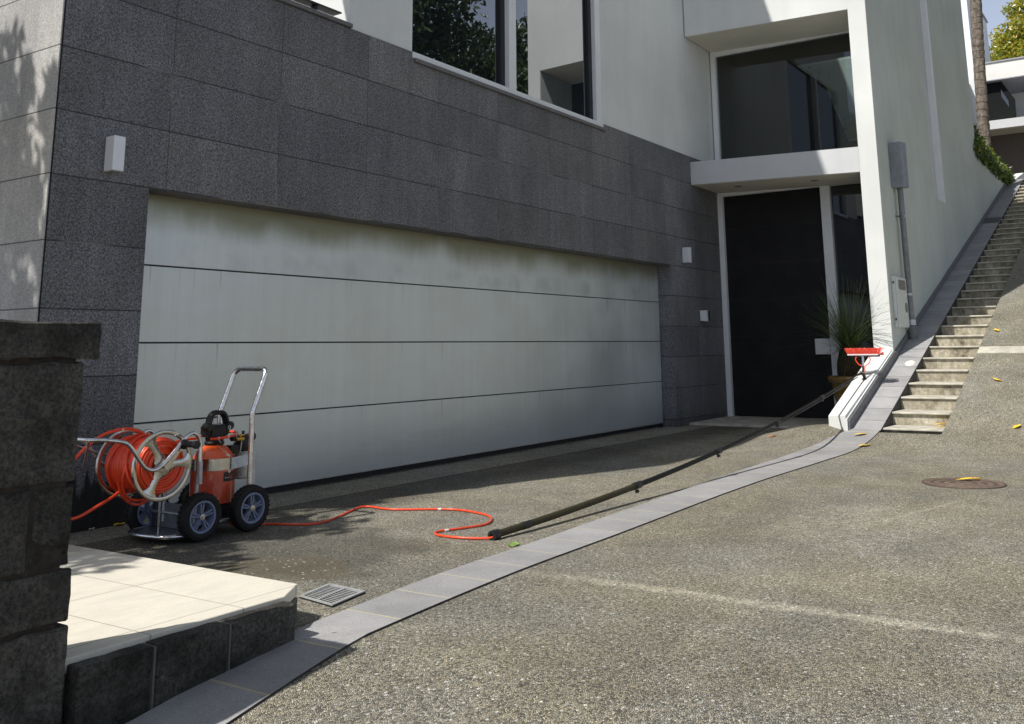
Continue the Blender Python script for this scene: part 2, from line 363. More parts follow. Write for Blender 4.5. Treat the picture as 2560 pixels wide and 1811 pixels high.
M['glass_rail'] = glass_clear('balustrade_glass', (.88, .92, .9), .05)
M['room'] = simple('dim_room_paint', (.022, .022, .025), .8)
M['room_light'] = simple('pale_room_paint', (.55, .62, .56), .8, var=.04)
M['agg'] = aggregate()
M['paver'] = paver('grey_paver', (.318, .316, .318), (.46, .42, .30), .392)
M['paver_top'] = paver('grey_path_slab', (.34, .34, .345), (.15, .15, .15), .366)
M['paver_edge'] = simple('dark_paver_edge', (.055, .052, .048), .9, var=.4, nscale=14)  # strip sides darker than the paver tops
M['band'] = paver('pale_paver', (.40, .40, .39), (.2, .2, .19), .3)
M['basalt'] = basalt()
M['mortar'] = simple('pale_mortar', (.12, .117, .105), .9, bump=.4)
M['tile'] = tile_mat()
M['concrete'] = stained_concrete()
M['tread'] = simple('tread_tile', (.50, .475, .40), .75, var=.22, nscale=6, bump=.3, bscale=70)
M['galv'] = metal_mat('galvanised_steel', (.50, .52, .55), .42)
M['alu'] = metal_mat('polished_tube', (.78, .78, .79), .22)
M['grate'] = simple('galvanised_grate', (.40, .41, .41), .5, .15, var=.12, nscale=30)
M['disc'] = metal_mat('zinc_plated_steel', (.60, .59, .53), .22, var=.08)
M['disc_dark'] = metal_mat('tray_steel', (.20, .205, .235), .42)
M['pipe'] = simple('grey_pipe_paint', (.20, .21, .215), .45, .3, var=.14, nscale=14)
M['hopper'] = simple('grey_zinc', (.25, .265, .29), .5, .35, var=.12, nscale=8)
M['meter'] = simple('white_meter_plastic', (.66, .69, .67), .45, var=.04)
M['meter_window'] = simple('clouded_window', (.22, .22, .21), .25)
M['hose'] = simple('orange_red_hose', (.86, .075, .018), .34, var=.06, nscale=30, coat=.2)
def tank_mat():
    s = NT('wrapped_orange_tank'); v = s.pos(); X = s.xyz()
    n = s.noise(s.scalev(v, (1, 1, .5)), 34, 4, .6, 1.2)
    c = s.mix(s.mr(X[2], .36, .40), (.56, .060, .016), (.82, .115, .018))
    return s.pbr(c, .3, 0, s.bump(n, .45, .012), .6, .7)
M['tank'] = tank_mat()
M['tank_dark'] = simple('dark_orange_tank', (.52, .055, .018), .3, coat=.3)
M['label_black'] = simple('black_label', (.012, .012, .012), .3)
M['label_red'] = simple('red_print', (.30, .03, .02), .4)
M['label_white'] = simple('white_print', (.75, .72, .66), .4)
M['rim'] = simple('blue_grey_rim', (.20, .245, .37), .36, var=.1)
M['hub'] = metal_mat('zinc_hub', (.66, .64, .58), .35)
M['brass'] = metal_mat('brass_tap', (.85, .58, .12), .3)
M['yellow'] = simple('yellow_tap', (.75, .42, .03), .4)
M['cloudy'] = simple('cloudy_canister', (.42, .44, .40), .2, var=.3, nscale=40, coat=.4)
M['pole_olive'] = simple('olive_carbon_pole', (.040, .035, .017), .5, var=.1, nscale=40, spec=.25)
M['pole_black'] = simple('black_carbon_pole', (.008, .008, .008), .5, var=.2, nscale=60, spec=.22)
M['bristle'] = simple('red_bristle', (.85, .085, .05), .5)
M['brush_white'] = simple('white_brush_edge', (.75, .70, .70), .4)
M['pot'] = simple('glazed_ochre_pot', (.21, .13, .03), .25, var=.35, nscale=10, coat=.4)
M['soil'] = simple('dark_soil', (.03, .024, .018), .95, var=.4, nscale=40, bump=.7, bscale=60)
M['fibre'] = simple('fibrous_trunk', (.042, .029, .016), .95, var=.6, nscale=70, bump=1., bscale=110)
M['blade'] = leaf_mat('grass_blade', (.035, .075, .022), (.085, .13, .035), (.22, .22, .10), .25)
M['leafA'] = leaf_mat('dark_leaf', (.022, .042, .012), (.05, .085, .022), (.12, .17, .045))
M['leafB'] = leaf_mat('yellow_green_leaf', (.15, .20, .02), (.40, .42, .05), (.60, .42, .07), .45)
M['leafC'] = leaf_mat('planter_leaf', (.03, .06, .012), (.09, .14, .02), (.26, .30, .06))
M['bark'] = simple('bark', (.09, .07, .05), .95, var=.35, nscale=20, bump=.8, bscale=40)
M['palm'] = palm_bark()
M['fallen'] = simple('yellow_fallen_leaf', (.90, .58, .04), .6, var=.25, nscale=40)
M['fallen_green'] = simple('green_fallen_leaf', (.20, .34, .06), .6, var=.25, nscale=40)
M['orange_bit'] = simple('orange_dead_leaf', (.75, .20, .03), .6)
M['iron'] = manhole_mat()
M['white_cap'] = simple('white_plastic_cap', (.74, .72, .64), .5)
M['neigh'] = plaster('neighbour_plaster', (.74, .76, .78), drip=.02)
M['neigh_band'] = plaster('neighbour_fascia', (.74, .74, .71), drip=.02)
M['neigh_soffit'] = plaster('neighbour_soffit', (.55, .52, .44))
M['brown_door'] = simple('brown_garage_door', (.11, .088, .078), .6)
M['charcoal'] = simple('charcoal_wall', (.014, .015, .016), .9, spec=.1)
M['flash'] = simple('grey_flashing', (.30, .31, .34), .5, .2)
M['grate_dark'] = simple('drain_void', (.008, .008, .008), .8)
M['neigh_glass'] = glass_dark('dark_neighbour_glass', .2)

# ------------------------------------------------------------------ mesh helpers
class MB:
    def __init__(s): s.v = []; s.f = []; s.mi = []; s.uv = None
    def add(s, vs, fs, mi=0):
        o = len(s.v); s.v += [tuple(p) for p in vs]; s.f += [tuple(i+o for i in f) for f in fs]; s.mi += [mi]*len(fs); return s
    def box(s, x0, x1, y0, y1, z0, z1, mi=0):
        v = [(x0, y0, z0), (x1, y0, z0), (x1, y1, z0), (x0, y1, z0), (x0, y0, z1), (x1, y0, z1), (x1, y1, z1), (x0, y1, z1)]
        return s.add(v, [(0, 3, 2, 1), (4, 5, 6, 7), (0, 1, 5, 4), (1, 2, 6, 5), (2, 3, 7, 6), (3, 0, 4, 7)], mi)
    def hexa(s, b, t, mi=0):
        return s.add(list(b)+list(t), [(0, 3, 2, 1), (4, 5, 6, 7), (0, 1, 5, 4), (1, 2, 6, 5), (2, 3, 7, 6), (3, 0, 4, 7)], mi)
    def extr(s, pts, axis, a, b, mi=0):
        """polygon (2-D) extruded along axis between a and b"""
        def P(p, t):
            return {'x': (t, p[0], p[1]), 'y': (p[0], t, p[1]), 'z': (p[0], p[1], t)}[axis]
        n = len(pts); v = [P(p, a) for p in pts]+[P(p, b) for p in pts]
        f = [tuple(range(n)), tuple(range(2*n-1, n-1, -1))]+[(i, i+n, (i+1) % n+n, (i+1) % n) for i in range(n)]
        return s.add(v, f, mi)
    def tube(s, pts, r, seg=12, closed=False, caps=True, mi=0):
        P = [Vector(p) for p in pts]; n = len(P); rr = r if isinstance(r, (list, tuple)) else [r]*n
        T = []
        for i in range(n):
            a = P[(i-1) % n] if (closed or i > 0) else P[i]; b = P[(i+1) % n] if (closed or i < n-1) else P[i]
            T.append((b-a).normalized())
        nv = T[0].orthogonal().normalized(); vs = []
        for i in range(n):
            if i: 
                q = T[i-1].rotation_difference(T[i]); nv = (q @ nv); nv = (nv-T[i]*nv.dot(T[i])).normalized()
            b = T[i].cross(nv)
            for k in range(seg):
                a = 2*math.pi*k/seg; vs.append(P[i]+(nv*math.cos(a)+b*math.sin(a))*rr[i])
        fs = []
        for i in range(n if closed else n-1):
            j = (i+1) % n
            for k in range(seg):
                k2 = (k+1) % seg; fs.append((i*seg+k, i*seg+k2, j*seg+k2, j*seg+k))
        if caps and not closed: fs += [tuple(range(seg-1, -1, -1)), tuple(range((n-1)*seg, n*seg))]
        return s.add(vs, fs, mi)
    def cyl(s, p0, p1, r, seg=20, r1=None, mi=0): return s.tube([p0, p1], [r, r if r1 is None else r1], seg, mi=mi)
    def lathe(s, c, axis, prof, seg=36, mi=0):
        """profile of (radius, height along axis) revolved round axis through c"""
        ax = Vector({'x': (1, 0, 0), 'y': (0, 1, 0), 'z': (0, 0, 1)}[axis]); u = Vector((0, 0, 1)) if axis != 'z' else Vector((1, 0, 0)); w_ = ax.cross(u)
        c = Vector(c); vs = []
        for r, h in prof:
            for k in range(seg):
                a = 2*math.pi*k/seg; vs.append(c+ax*h+(u*math.cos(a)+w_*math.sin(a))*r)
        fs = [(i*seg+k, i*seg+(k+1) % seg, (i+1)*seg+(k+1) % seg, (i+1)*seg+k) for i in range(len(prof)-1) for k in range(seg)]
        return s.add(vs, fs, mi)
    def build(s, name, mat, parent=None, bevel=0, smooth=0, seg=1, fix=True):
        me = bpy.data.meshes.new(name); me.from_pydata(s.v, [], s.f)
        mats = mat if isinstance(mat, (list, tuple)) else [mat]
        for m in mats: me.materials.append(m)
        if len(mats) > 1: me.polygons.foreach_set('material_index', s.mi)
        bm = bmesh.new(); bm.from_mesh(me)
        if fix: bmesh.ops.recalc_face_normals(bm, faces=bm.faces)
        if bevel:
            es = [e for e in bm.edges if len(e.link_faces) == 2 and e.calc_face_angle(0) > .6]
            bmesh.ops.bevel(bm, geom=es, offset=bevel, segments=seg, affect='EDGES', clamp_overlap=True)
        bm.to_mesh(me); bm.free()
        if smooth:
            me.polygons.foreach_set('use_smooth', [True]*len(me.polygons)); me.set_sharp_from_angle(angle=R(smooth))
        o = bpy.data.objects.new(name, me); COL.objects.link(o)
        if parent is not None: attach(o, parent)
        return o
def world_loc(o):
    v = Vector(o.location)
    while o.parent: o = o.parent; v += Vector(o.location)
    return v
def attach(o, parent):
    """vertices are in world coordinates: move them into the parent's frame"""
    o.data.transform(Matrix.Translation(-world_loc(parent))); o.parent = parent
def tag(o, label=None, cat=None, group=None, kind=None):
    for k, v in (('label', label), ('category', cat), ('group', group), ('kind', kind)):
        if v: o[k] = v
    return o
def thing(name, loc, label, cat, group=None):
    o = bpy.data.objects.new(name, None); COL.objects.link(o); o.location = loc; o.empty_display_size = .1
    return tag(o, label, cat, group)
def at_base(o, loc):
    """give a one-mesh thing its origin"""
    o.data.transform(Matrix.Translation(-Vector(loc))); o.location = loc; return o
def smooth_path(pts, n=8, closed=False):
    P = [Vector(p) for p in pts]; out = []; m = len(P)
    rngi = range(m if closed else m-1)
    for i in rngi:
        if closed: a, b, c, d = P[(i-1) % m], P[i], P[(i+1) % m], P[(i+2) % m]
        else: a, b, c, d = P[max(i-1, 0)], P[i], P[i+1], P[min(i+2, m-1)]
        for k in range(n):
            t = k/n
            out.append(.5*((2*b)+(c-a)*t+(2*a-5*b+4*c-d)*t*t+(3*b-a-3*c+d)*t*t*t))
    if not closed: out.append(P[-1])
    return out
def ss(a, b, x):
    t = min(1, max(0, (x-a)/(b-a))); return t*t*(3-2*t)
SL = .313
def zg(x, y):
    k = .3
    sp = lambda v: k*math.log1p(math.exp(v/k)) if v < 6 else v
    if y > -2.66:
        r = SL*sp(min(x, 7.25)-6.62)*(1-ss(-2.62, -1.3, y))*(1-ss(7.4, 8.8, x))
        if x > 24: r = 5.36
    else: r = min(SL*sp(x-6.62), 5.36)
    return r+.10*max(-1.2, min(.6, x+2.05))*(1-ss(-1.6, 1.2, x))*(1-ss(-2.2, -1.4, y))
def zp(x): return SL*(x-6.6)                          # the inclined path

# ------------------------------------------------------------------ setting: ground, border, path
xs = [-200, -100, -50, -30, -20, -14, -10, -8]+list(np.arange(-6, 11.01, .12))+[11.5, 12, 13, 14, 16, 18, 20, 22, 23.7, 23.95, 24.05, 26, 30, 40, 60, 100, 200]
ys = [-200, -100, -50, -30, -20, -14, -10, -8]+list(np.arange(-7, -3.95, .13))+[-3.94, -3.935, -3.6, -3.275, -3.27, -3.1, -2.92, -2.9, -2.67, -2.65]+list(np.arange(-2.55, .4, .13))+[1, 3, 6, 10, 20, 50, 100, 200]
vs_ = []; fs_ = []
for y in ys:
    for x in xs:
        z = zg(x, y)
        if -3.937 < y < -3.272 and 7.2 < x < 24: z = zp(x)-.6
        if y > .3 and -1 < x < 24: z = -.02
        vs_.append((x, y, z))
nx = len(xs)
for j in range(len(ys)-1):
    for i in range(nx-1): fs_.append((j*nx+i, j*nx+i+1, (j+1)*nx+i+1, (j+1)*nx+i))
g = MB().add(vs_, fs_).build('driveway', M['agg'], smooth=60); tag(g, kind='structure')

def strip(name, left, right, mat, step=.15, lift=.009, depth=.12, zf=None, u0=0.):
    """paving strip between two edge lines given as (x, y); UV.x runs along it in metres"""
    L = np.array(left, float); Rr = np.array(right, float)
    n = int(max(10, np.hypot(*(L[-1]-L[0]))/step)); t = np.linspace(0, 1, n+1)
    def res(A):
        d = np.r_[0, np.cumsum(np.hypot(*np.diff(A, axis=0).T))]; d /= d[-1]
        A2 = np.c_[np.interp(t, d, A[:, 0]), np.interp(t, d, A[:, 1])]
        for _ in range(3): A2[1:-1] = .25*A2[:-2]+.5*A2[1:-1]+.25*A2[2:]
        return A2
    L = res(L); Rr = res(Rr); zf = zf or zg
    vs = []; uv = []; u = u0
    for i in range(n+1):
        if i: u += 0
        for p, q in ((L[i], 0), (Rr[i], 1)):
            z = zf(p[0], p[1])
            vs += [(p[0], p[1], z-depth), (p[0], p[1], z+lift)]; uv += [(p[0]+u0, q), (p[0]+u0, q)]
    fs = []; mi = []
    for i in range(n):
        a = i*4; b = a+4
        fs += [(a+1, b+1, b+3, a+3), (a, b, b+1, a+1), (a+2, a+3, b+3, b+2)]; mi += [0, 1, 1]
    fs += [(0, 1, 3, 2), (n*4, n*4+2, n*4+3, n*4+1)]; mi += [1, 1]
    me = bpy.data.meshes.new(name); me.from_pydata(vs, [], fs); me.materials.append(mat); me.materials.append(M['paver_edge']); me.polygons.foreach_set('material_index', mi)
    ul = me.uv_layers.new(name='UVMap')
    for l in me.loops: ul.data[l.index].uv = uv[l.vertex_index]
    bm = bmesh.new(); bm.from_mesh(me); bmesh.ops.recalc_face_normals(bm, faces=bm.faces); bm.to_mesh(me); bm.free()
    o = bpy.data.objects.new(name, me); COL.objects.link(o); return tag(o, kind='structure')
BL = [(-3.6, -3.45), (-2.9, -3.33), (-2.288, -3.238), (-1.85, -3.185), (-1.60, -3.16), (-1.172, -3.11), (-.784, -3.04), (-.465, -2.98), (.045, -2.915), (.85, -2.835), (1.658, -2.785), (2.824, -2.74), (3.5, -2.70), (5.0, -2.655), (6.195, -2.65), (6.911, -2.80), (7.15, -2.945)]
BR = [(-3.3, -3.76), (-2.7, -3.65), (-2.148, -3.55), (-1.887, -3.505), (-1.558, -3.46), (-1.194, -3.415), (-.816, -3.36), (-.424, -3.30), (.016, -3.237), (.403, -3.20), (.822, -3.168), (2.116, -3.12), (2.945, -3.09), (3.985, -3.08), (5.674, -3.13), (6.789, -3.245), (7.13, -3.275)]
strip('border_path', BL, BR, M['paver'], u0=1.18+.392*20)
strip('sloping_path', [(7.15, -2.945), (24.1, -2.945)], [(7.13, -3.275), (24.1, -3.275)], M['paver_top'], .3, .012, .5, lambda x, y: zp(x), u0=-7.786+.366*2)
bd = MB(); x0, x1 = 9.83, 10.09
bd.hexa([(x0, -6.6, zg(x0, -6)-.1), (x1, -6.6, zg(x1, -6)-.1), (x1, -3.945, zg(x1, -6)-.1), (x0, -3.945, zg(x0, -6)-.1)], [(x0, -6.6, zg(x0, -6)+.008), (x1, -6.6, zg(x1, -6)+.008), (x1, -3.945, zg(x1, -6)+.008), (x0, -3.945, zg(x0, -6)+.008)])
o = bd.build('paving_band', M['tread']); tag(o, kind='structure')

# staircase: every step is riser block and tread slab
st = thing('staircase', (7.2, -3.6, .15), 'long outdoor concrete staircase with pale tiled treads climbing between path and driveway', 'stairs')
NX, DX, DZ = 7.234, .482, .151
for k in range(36):
    x = NX+DX*k; z = zp(x)+.001
    if k == 35: pass
    j = [random.uniform(-.008, .008) for _ in range(4)]
    sp_ = MB().box(x+.03, x+DX+.03, -3.934, -3.276, z-.42, z-.026).build('step', M['concrete'], st)
    MB().box(x+j[0], x+DX+.028, -3.930+j[1], -3.279, z-.024, z).build('tread', M['tread'], sp_, bevel=.006)

# ------------------------------------------------------------------ house
house = thing('modern_house', (4, 3, 0), 'modern house with dark stone tile base, wide grey garage door and white upper storey', 'house')
f = MB().extr([(-.89, -.2), (-.14, -.2), (-.14, 2.345), (8.69, 2.345), (8.69, -.2), (10.64, -.2), (10.64, 4.15), (-.89, 4.15)], 'y', 0, .3)
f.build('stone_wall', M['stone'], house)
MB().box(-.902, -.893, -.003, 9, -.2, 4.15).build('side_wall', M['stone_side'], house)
MB().box(-.8925, -.880, -.0025, -.0005, -.1, 4.15).build('corner_joint', M['grate_dark'], house)
MB().box(-.93, 1.885, -.03, .32, 4.152, 4.192).build('coping', M['stone_plain'], house, bevel=.004)
MB().box(2.79, 6.76, -.035, -.002, 4.045, 4.086).build('window_ledge', M['stone_plain'], house, bevel=.003)
# garage door
gd = MB().box(-.132, 8.682, .262, .30, .0, 2.40).build('garage_door', M['rubber'], house)
zz = [.045, .648, 1.229, 1.806, 2.40]
for a, b in zip(zz, zz[1:]):
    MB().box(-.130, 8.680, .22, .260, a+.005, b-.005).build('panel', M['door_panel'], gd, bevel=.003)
MB().box(-.130, 8.680, .225, .260, .004, .044).build('bottom_seal', M['rubber'], gd)
MB().box(-.128, 8.678, .216, .2195, .05, .058).build('bottom_trim', M['galv'], gd)
# upper storey plaster
u = MB()
u.box(1.88, 2.77, .018, .3, 4.151, 11.3); u.box(6.72, 10.64, .018, .3, 4.151, 11.3); u.box(2.77, 6.72, .018, .3, 7.2, 11.3)
u.box(1.88, 2.12, .3, 9, 4.1, 11.3)
u.build('upper_wall', M['plaster'], house)
MB().box(-.89, -.70, .02, .70, 4.193, 6.62).build('privacy_screen', M['plaster'], house)
MB().box(-.90, 1.879, .018, .70, 6.621, 6.93).build('balcony_roof', M['plaster'], house)
MB().box(1.86, 10.64, -.02, 9, 11.301, 11.6).build('roof', M['canopy'], house)
MB().box(-.889, 1.879, .301, 9, 3.9, 4.1).build('balcony_floor', M['stone_plain'], house)
MB().box(-.889, 24, 9.0, 9.2, -.2, 11.3).build('rear_wall', M['plaster'], house)
MB().box(10.66, 24, .302, .5, -.2, 11.3).build('inner_wall', M['plaster'], house)
ra = MB().box(-.69, 1.764, .0, .115, 4.262, 4.276)
ra = ra.build('handrail', M['dark_metal'], house, bevel=.002)
for x in (.2, 1.47): MB().box(x-.014, x+.014, .03, .085, 4.193, 4.261).build('rail_post', M['dark_metal'], ra)
# main upper window
wf = MB(); wf.box(2.77, 6.72, -.006, .13, 4.09, 4.155); wf.box(4.495, 4.64, -.004, .13, 4.156, 7.2); wf.box(6.56, 6.625, .0, .13, 4.156, 7.2); wf.box(2.77, 2.80, .03, .13, 4.156, 7.2)
wf.box(6.626, 6.72, .012, .13, 4.156, 7.2)
win = wf.build('window', M['white_frame'], house, bevel=.003)
for a, b in ((2.80, 4.495), (4.64, 6.56)):
    MB().box(a, b, .10, .112, 4.156, 7.2).build('pane', M['glass'], win)
for a, b in ((4.415, 4.494), (6.475, 6.559)): MB().box(a, b, .06, .098, 4.157, 7.19).build('frame_reflection', M['dark_metal'], win)  # dark strips stand for the frame bars' reflection in the glass
# wing wall, canopies
wg = MB(); W0, W1 = -2.916, -2.66
wg.box(9.55, 13.45, W0, W1, -.1, 9.6); wg.box(14.5, 18.76, W0, W1, -.1, 9.6); wg.box(13.45, 14.5, W0, W1, -.1, 3.70); wg.box(13.45, 14.5, W0, W1, 9.2, 9.6)
wg.v = [(9.60 if abs(x-9.55) < 1e-6 else x, y, z) for x, y, z in wg.v]
ww = wg.build('wing_wall', M['plaster_wing'], house)
MB().box(9.55, 9.599, W0-.002, W1+.002, -.1, 9.6).build('front_edge', M['plaster'], ww)
MB().box(14.40, 14.499, -2.913, -2.801, 3.701, 9.199).build('slot_reveal', M['white_frame'], ww)
MB().box(13.451, 13.50, -2.90, -2.801, 3.701, 9.199).build('slot_frame', M['white_frame'], ww)
sl = MB().box(13.46, 14.49, -2.79, -2.70, 3.71, 9.19).build('slot_window', M['white_frame'], house)
MB().box(13.47, 14.48, -2.80, -2.791, 3.75, 9.15).build('pane', M['canopy'], sl)
def slab(name, mats, zl0, zl1, zr0, zr1, extra=None):
    b = MB().hexa([(9.55, W1, zr0), (10.66, W1, zr0), (10.66, -.001, zl0), (9.55, -.001, zl0)], [(9.55, W1, zr1), (10.66, W1, zr1), (10.66, -.001, zl1), (9.55, -.001, zl1)])
    return b.build(name, mats, house)
ca = slab('canopy', M['canopy'], 3.69, 4.06, 3.605, 3.975)
MB().hexa([(9.58, W1+.01, 3.598), (10.62, W1+.01, 3.598), (10.62, -.02, 3.683), (9.58, -.02, 3.683)], [(9.58, W1+.01, 3.6035), (10.62, W1+.01, 3.6035), (10.62, -.02, 3.688), (9.58, -.02, 3.688)]).build('soffit', M['soffit'], ca)
for y in (-.62, -1.85):
    zc = 3.683+.0320*y
    MB().box(9.93, 10.05, y-.05, y+.05, zc-.006, zc-.001).build('downlight', M['hopper'], ca)
fa = slab('entry_fascia', M['plaster'], 6.17, 7.6, 6.085, 7.6)
MB().hexa([(9.57, W1+.01, 6.078), (10.62, W1+.01, 6.078), (10.62, -.02, 6.163), (9.57, -.02, 6.163)], [(9.57, W1+.01, 6.0835), (10.62, W1+.01, 6.0835), (10.62, -.02, 6.168), (9.57, -.02, 6.168)]).build('soffit', M['soffit'], fa)
# entry door
dfm = MB(); dfm.box(10.58, 10.70, -.088, -.002, .03, 3.68); dfm.box(10.60, 10.70, W1, -.088, 3.62, 3.68); dfm.box(10.57, 10.70, -1.90, -1.748, .03, 3.62)
df = dfm.build('door_frame', M['white_frame'], house, bevel=.003)
dr = MB().box(10.66, 10.72, -1.746, -.09, .045, 3.618).build('entry_door', M['door_black'], house)
for z in (.70, 1.29, 1.88, 2.47, 3.06): MB().box(10.657, 10.6598, -1.74, -.095, z, z+.005).build('groove', M['dark_metal'], dr)
MB().box(10.60, 10.656, -1.735, -1.50, 1.0, 1.24).build('push_plate', M['white_frame'], dr, bevel=.006)
MB().box(10.66, 10.68, W1, -1.902, .045, 3.618).build('sidelight', M['glass_side'], df)
MB().box(9.10, 10.9, W1+.002, -.002, -.05, .032).build('threshold', M['tread'], house, bevel=.004)
uf = MB(); uf.box(10.57, 10.70, -.088, -.002, 3.97, 6.2); uf.box(10.60, 10.70, W1, -.088, 6.075, 6.2)
ew = uf.build('entry_window', M['white_frame'], house, bevel=.003)
MB().box(10.64, 10.652, W1, -.088, 3.95, 6.075).build('pane', M['glass_clear'], ew)
# hall behind the entry window
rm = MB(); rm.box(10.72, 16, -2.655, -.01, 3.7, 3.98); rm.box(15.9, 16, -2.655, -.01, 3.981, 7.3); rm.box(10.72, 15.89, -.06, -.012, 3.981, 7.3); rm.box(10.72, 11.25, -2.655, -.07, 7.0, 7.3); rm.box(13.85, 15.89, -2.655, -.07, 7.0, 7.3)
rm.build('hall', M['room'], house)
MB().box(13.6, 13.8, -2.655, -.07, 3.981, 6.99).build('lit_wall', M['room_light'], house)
pt = [(-2.65, 3.985), (-.075, 3.985), (-.075, 6.95), (-2.65, 6.95), (-2.65, 5.95), (-2.09, 5.93), (-1.225, 5.928), (-1.709, 5.476), (-2.033, 4.456), (-2.194, 4.45), (-2.3, 4.44), (-2.65, 4.44)]
MB().extr(pt, 'x', 11.38, 11.46).build('stair_void_wall', M['room'], house)
gb = MB().extr([(-2.6, 4.7), (-2.03, 4.5), (-1.70, 5.52), (-1.35, 5.9), (-2.6, 5.9)], 'x', 11.50, 11.515).build('balustrade', M['glass_rail'], house)
for y, z in ((-1.45, 5.86), (-1.62, 5.74), (-1.60, 5.60), (-1.78, 5.62), (-1.72, 5.44), (-1.86, 5.18), (-1.84, 5.02), (-1.98, 4.86), (-1.97, 4.70)):
    MB().box(11.47, 11.499, y-.014, y+.014, z-.012, z+.012).build('fixing', M['black_plastic'], gb)
# skirting along the wing wall
def skirt(b, x0, x1, y0, y1, h, lift=0.):
    b.hexa([(x0, y0, zp(x0)-.3), (x1, y0, zp(x1)-.3), (x1, y1, zp(x1)-.3), (x0, y1, zp(x0)-.3)], [(x0, y0, zp(x0)+h), (x1, y0, zp(x1)+h), (x1, y1, zp(x1)+h), (x0, y1, zp(x0)+h)])
b = MB(); skirt(b, 9.56, 24.2, -2.944, -2.918, .105); b.build('skirting', M['stone_plain'], house, bevel=.003)

# low sloping wall in front of the wing wall
lw = thing('low_wall', (7.2, -2.78, .1), 'low white rendered wall with sloping top running down from the wing wall beside path', 'wall')
b = MB()
b.hexa([(7.24, -2.66, -.2), (9.548, -2.66, -.2), (9.548, -2.905, -.2), (7.08, -2.905, -.2)], [(7.24, -2.66, .318), (9.548, -2.66, 1.075), (9.548, -2.905, 1.075), (7.08, -2.905, .335)])
b.build('wall', M['plaster'], lw)
b = MB(); b.hexa([(7.075, -2.925, -.1), (9.55, -2.925, .3), (9.55, -2.906, .3), (7.075, -2.906, -.1)], [(7.075, -2.925, .30), (9.55, -2.925, 1.06), (9.55, -2.906, 1.06), (7.075, -2.906, .30)])
b.build('render_edge', M['plaster'], lw)
b = MB(); skirt(b, 7.1, 9.555, -2.945, -2.926, .125); b.build('skirting', M['stone_plain'], lw, bevel=.003)

# wall lamps
def lamp(name, x, z0, z1, wd, dp, label, grp='wall lamps on the dark stone'):
    t = thing(name, (x, 0, z0), label, 'wall lamp', grp)
    b = MB(); b.box(x, x+wd, -dp, -.012, z0, z1); b.build('lamp_body', M['lamp_white'], t, bevel=.004)
    b = MB(); b.box(x+.015, x+wd-.015, -dp+.02, -.03, z0-.006, z0-.0005); b.build('diffuser', M['meter_window'], t)
    b = MB(); b.box(x+.01, x+wd-.01, -.0118, -.0005, z0+.02, z1-.02); b.build('back_plate', M['galv'], t)
lamp('wall_lamp', -.518, 2.415, 2.665, .088, .12, 'silver box wall lamp above the left end of the garage door')
lamp('wall_lamp', 9.08, 2.41, 2.645, .09, .125, 'silver box wall lamp higher up to the right of the garage door')
t = thing('wall_lamp', (9.68, 0, 1.53), 'small white step lamp with open glass side low beside the black door', 'wall lamp', 'wall lamps on the dark stone')
b = MB(); b.hexa([(9.66, -.012, 1.54), (9.68, -.10, 1.53), (9.76, -.10, 1.53), (9.76, -.012, 1.54)], [(9.64, -.012, 1.70), (9.65, -.11, 1.70), (9.73, -.11, 1.70), (9.73, -.012, 1.70)])
b.build('lamp_body', M['lamp_white'], t, bevel=.003)
MB().box(9.762, 9.85, -.09, -.012, 1.54, 1.69).build('glass_side', M['glass_clear'], t)
MB().box(9.66, 9.86, -.0115, -.0005, 1.53, 1.71).build('back_plate', M['galv'], t)

# rainwater head and downpipe
dp = thing('downpipe', (10.47, -3.0, zp(10.47)), 'grey downpipe with boxy rainwater head on the pale wing wall', 'downpipe')
b = MB().extr([(10.25, 4.12), (10.62, 4.16), (10.60, 3.46), (10.26, 3.43)], 'y', -3.10, -2.917); b.build('rain_head', M['hopper'], dp, bevel=.006)
MB().box(10.60, 10.632, -3.09, -2.93, 3.47, 3.95).build('head_flange', M['pipe'], dp)
b = MB().tube([(10.44, -3.0, 3.44), (10.455, -3.0, 2.4), (10.47, -3.0, 1.33)], .043, 20); b.build('pipe', M['pipe'], dp, smooth=40)
for z in (3.02, 1.86):
    MB().lathe((10.455, -3.0, z), 'z', [(.043, -.018), (.049, -.018), (.049, .018), (.043, .018)], 20).build('bracket', M['galv'], dp, smooth=40)
    MB().box(10.36, 10.45, -2.958, -2.918, z-.008, z+.008).build('bracket_arm', M['pipe'], dp)
MB().lathe((10.47, -3.0, zp(10.47)+.10), 'z', [(.0, -.12), (.066, -.12), (.064, -.02), (.056, .0), (.056, .09), (.044, .10), (0, .10)], 20).build('pipe_shoe', M['stone_plain'], dp, smooth=40)
MB().lathe((10.47, -3.0, zp(10.47)+.21), 'z', [(.0, -.01), (.056, -.01), (.058, .07), (.045, .08), (0, .08)], 20).build('collar', M['galv'], dp, smooth=40)
# meter box
mb = thing('meter_box', (9.8, -2.92, 1.37), 'pale meter box with two dark windows low on the wing wall', 'meter box')
MB().box(9.76, 10.42, -2.965, -2.917, 1.37, 2.10).build('case', M['meter'], mb, bevel=.006)
MB().box(9.775, 10.405, -2.980, -2.966, 1.38, 2.09).build('lid', M['meter'], mb, bevel=.008)
def rrect(cx, cz, w_, h, r, n=5):
    o = []
    for sx, sz, a0 in ((1, 1, 0), (-1, 1, 90), (-1, -1, 180), (1, -1, 270)):
        for i in range(n+1):
            a = R(a0+90*i/n); o.append((cx+sx*(w_/2-r)+r*math.cos(a), cz+sz*(h/2-r)+r*math.sin(a)))
    return o
MB().extr(rrect(10.12, 1.98, .42, .14, .04), 'y', -2.984, -2.981).build('meter_window', M['meter_window'], mb)
MB().extr(rrect(10.28, 1.66, .14, .14, .05), 'y', -2.984, -2.981).build('meter_window', M['meter_window'], mb)
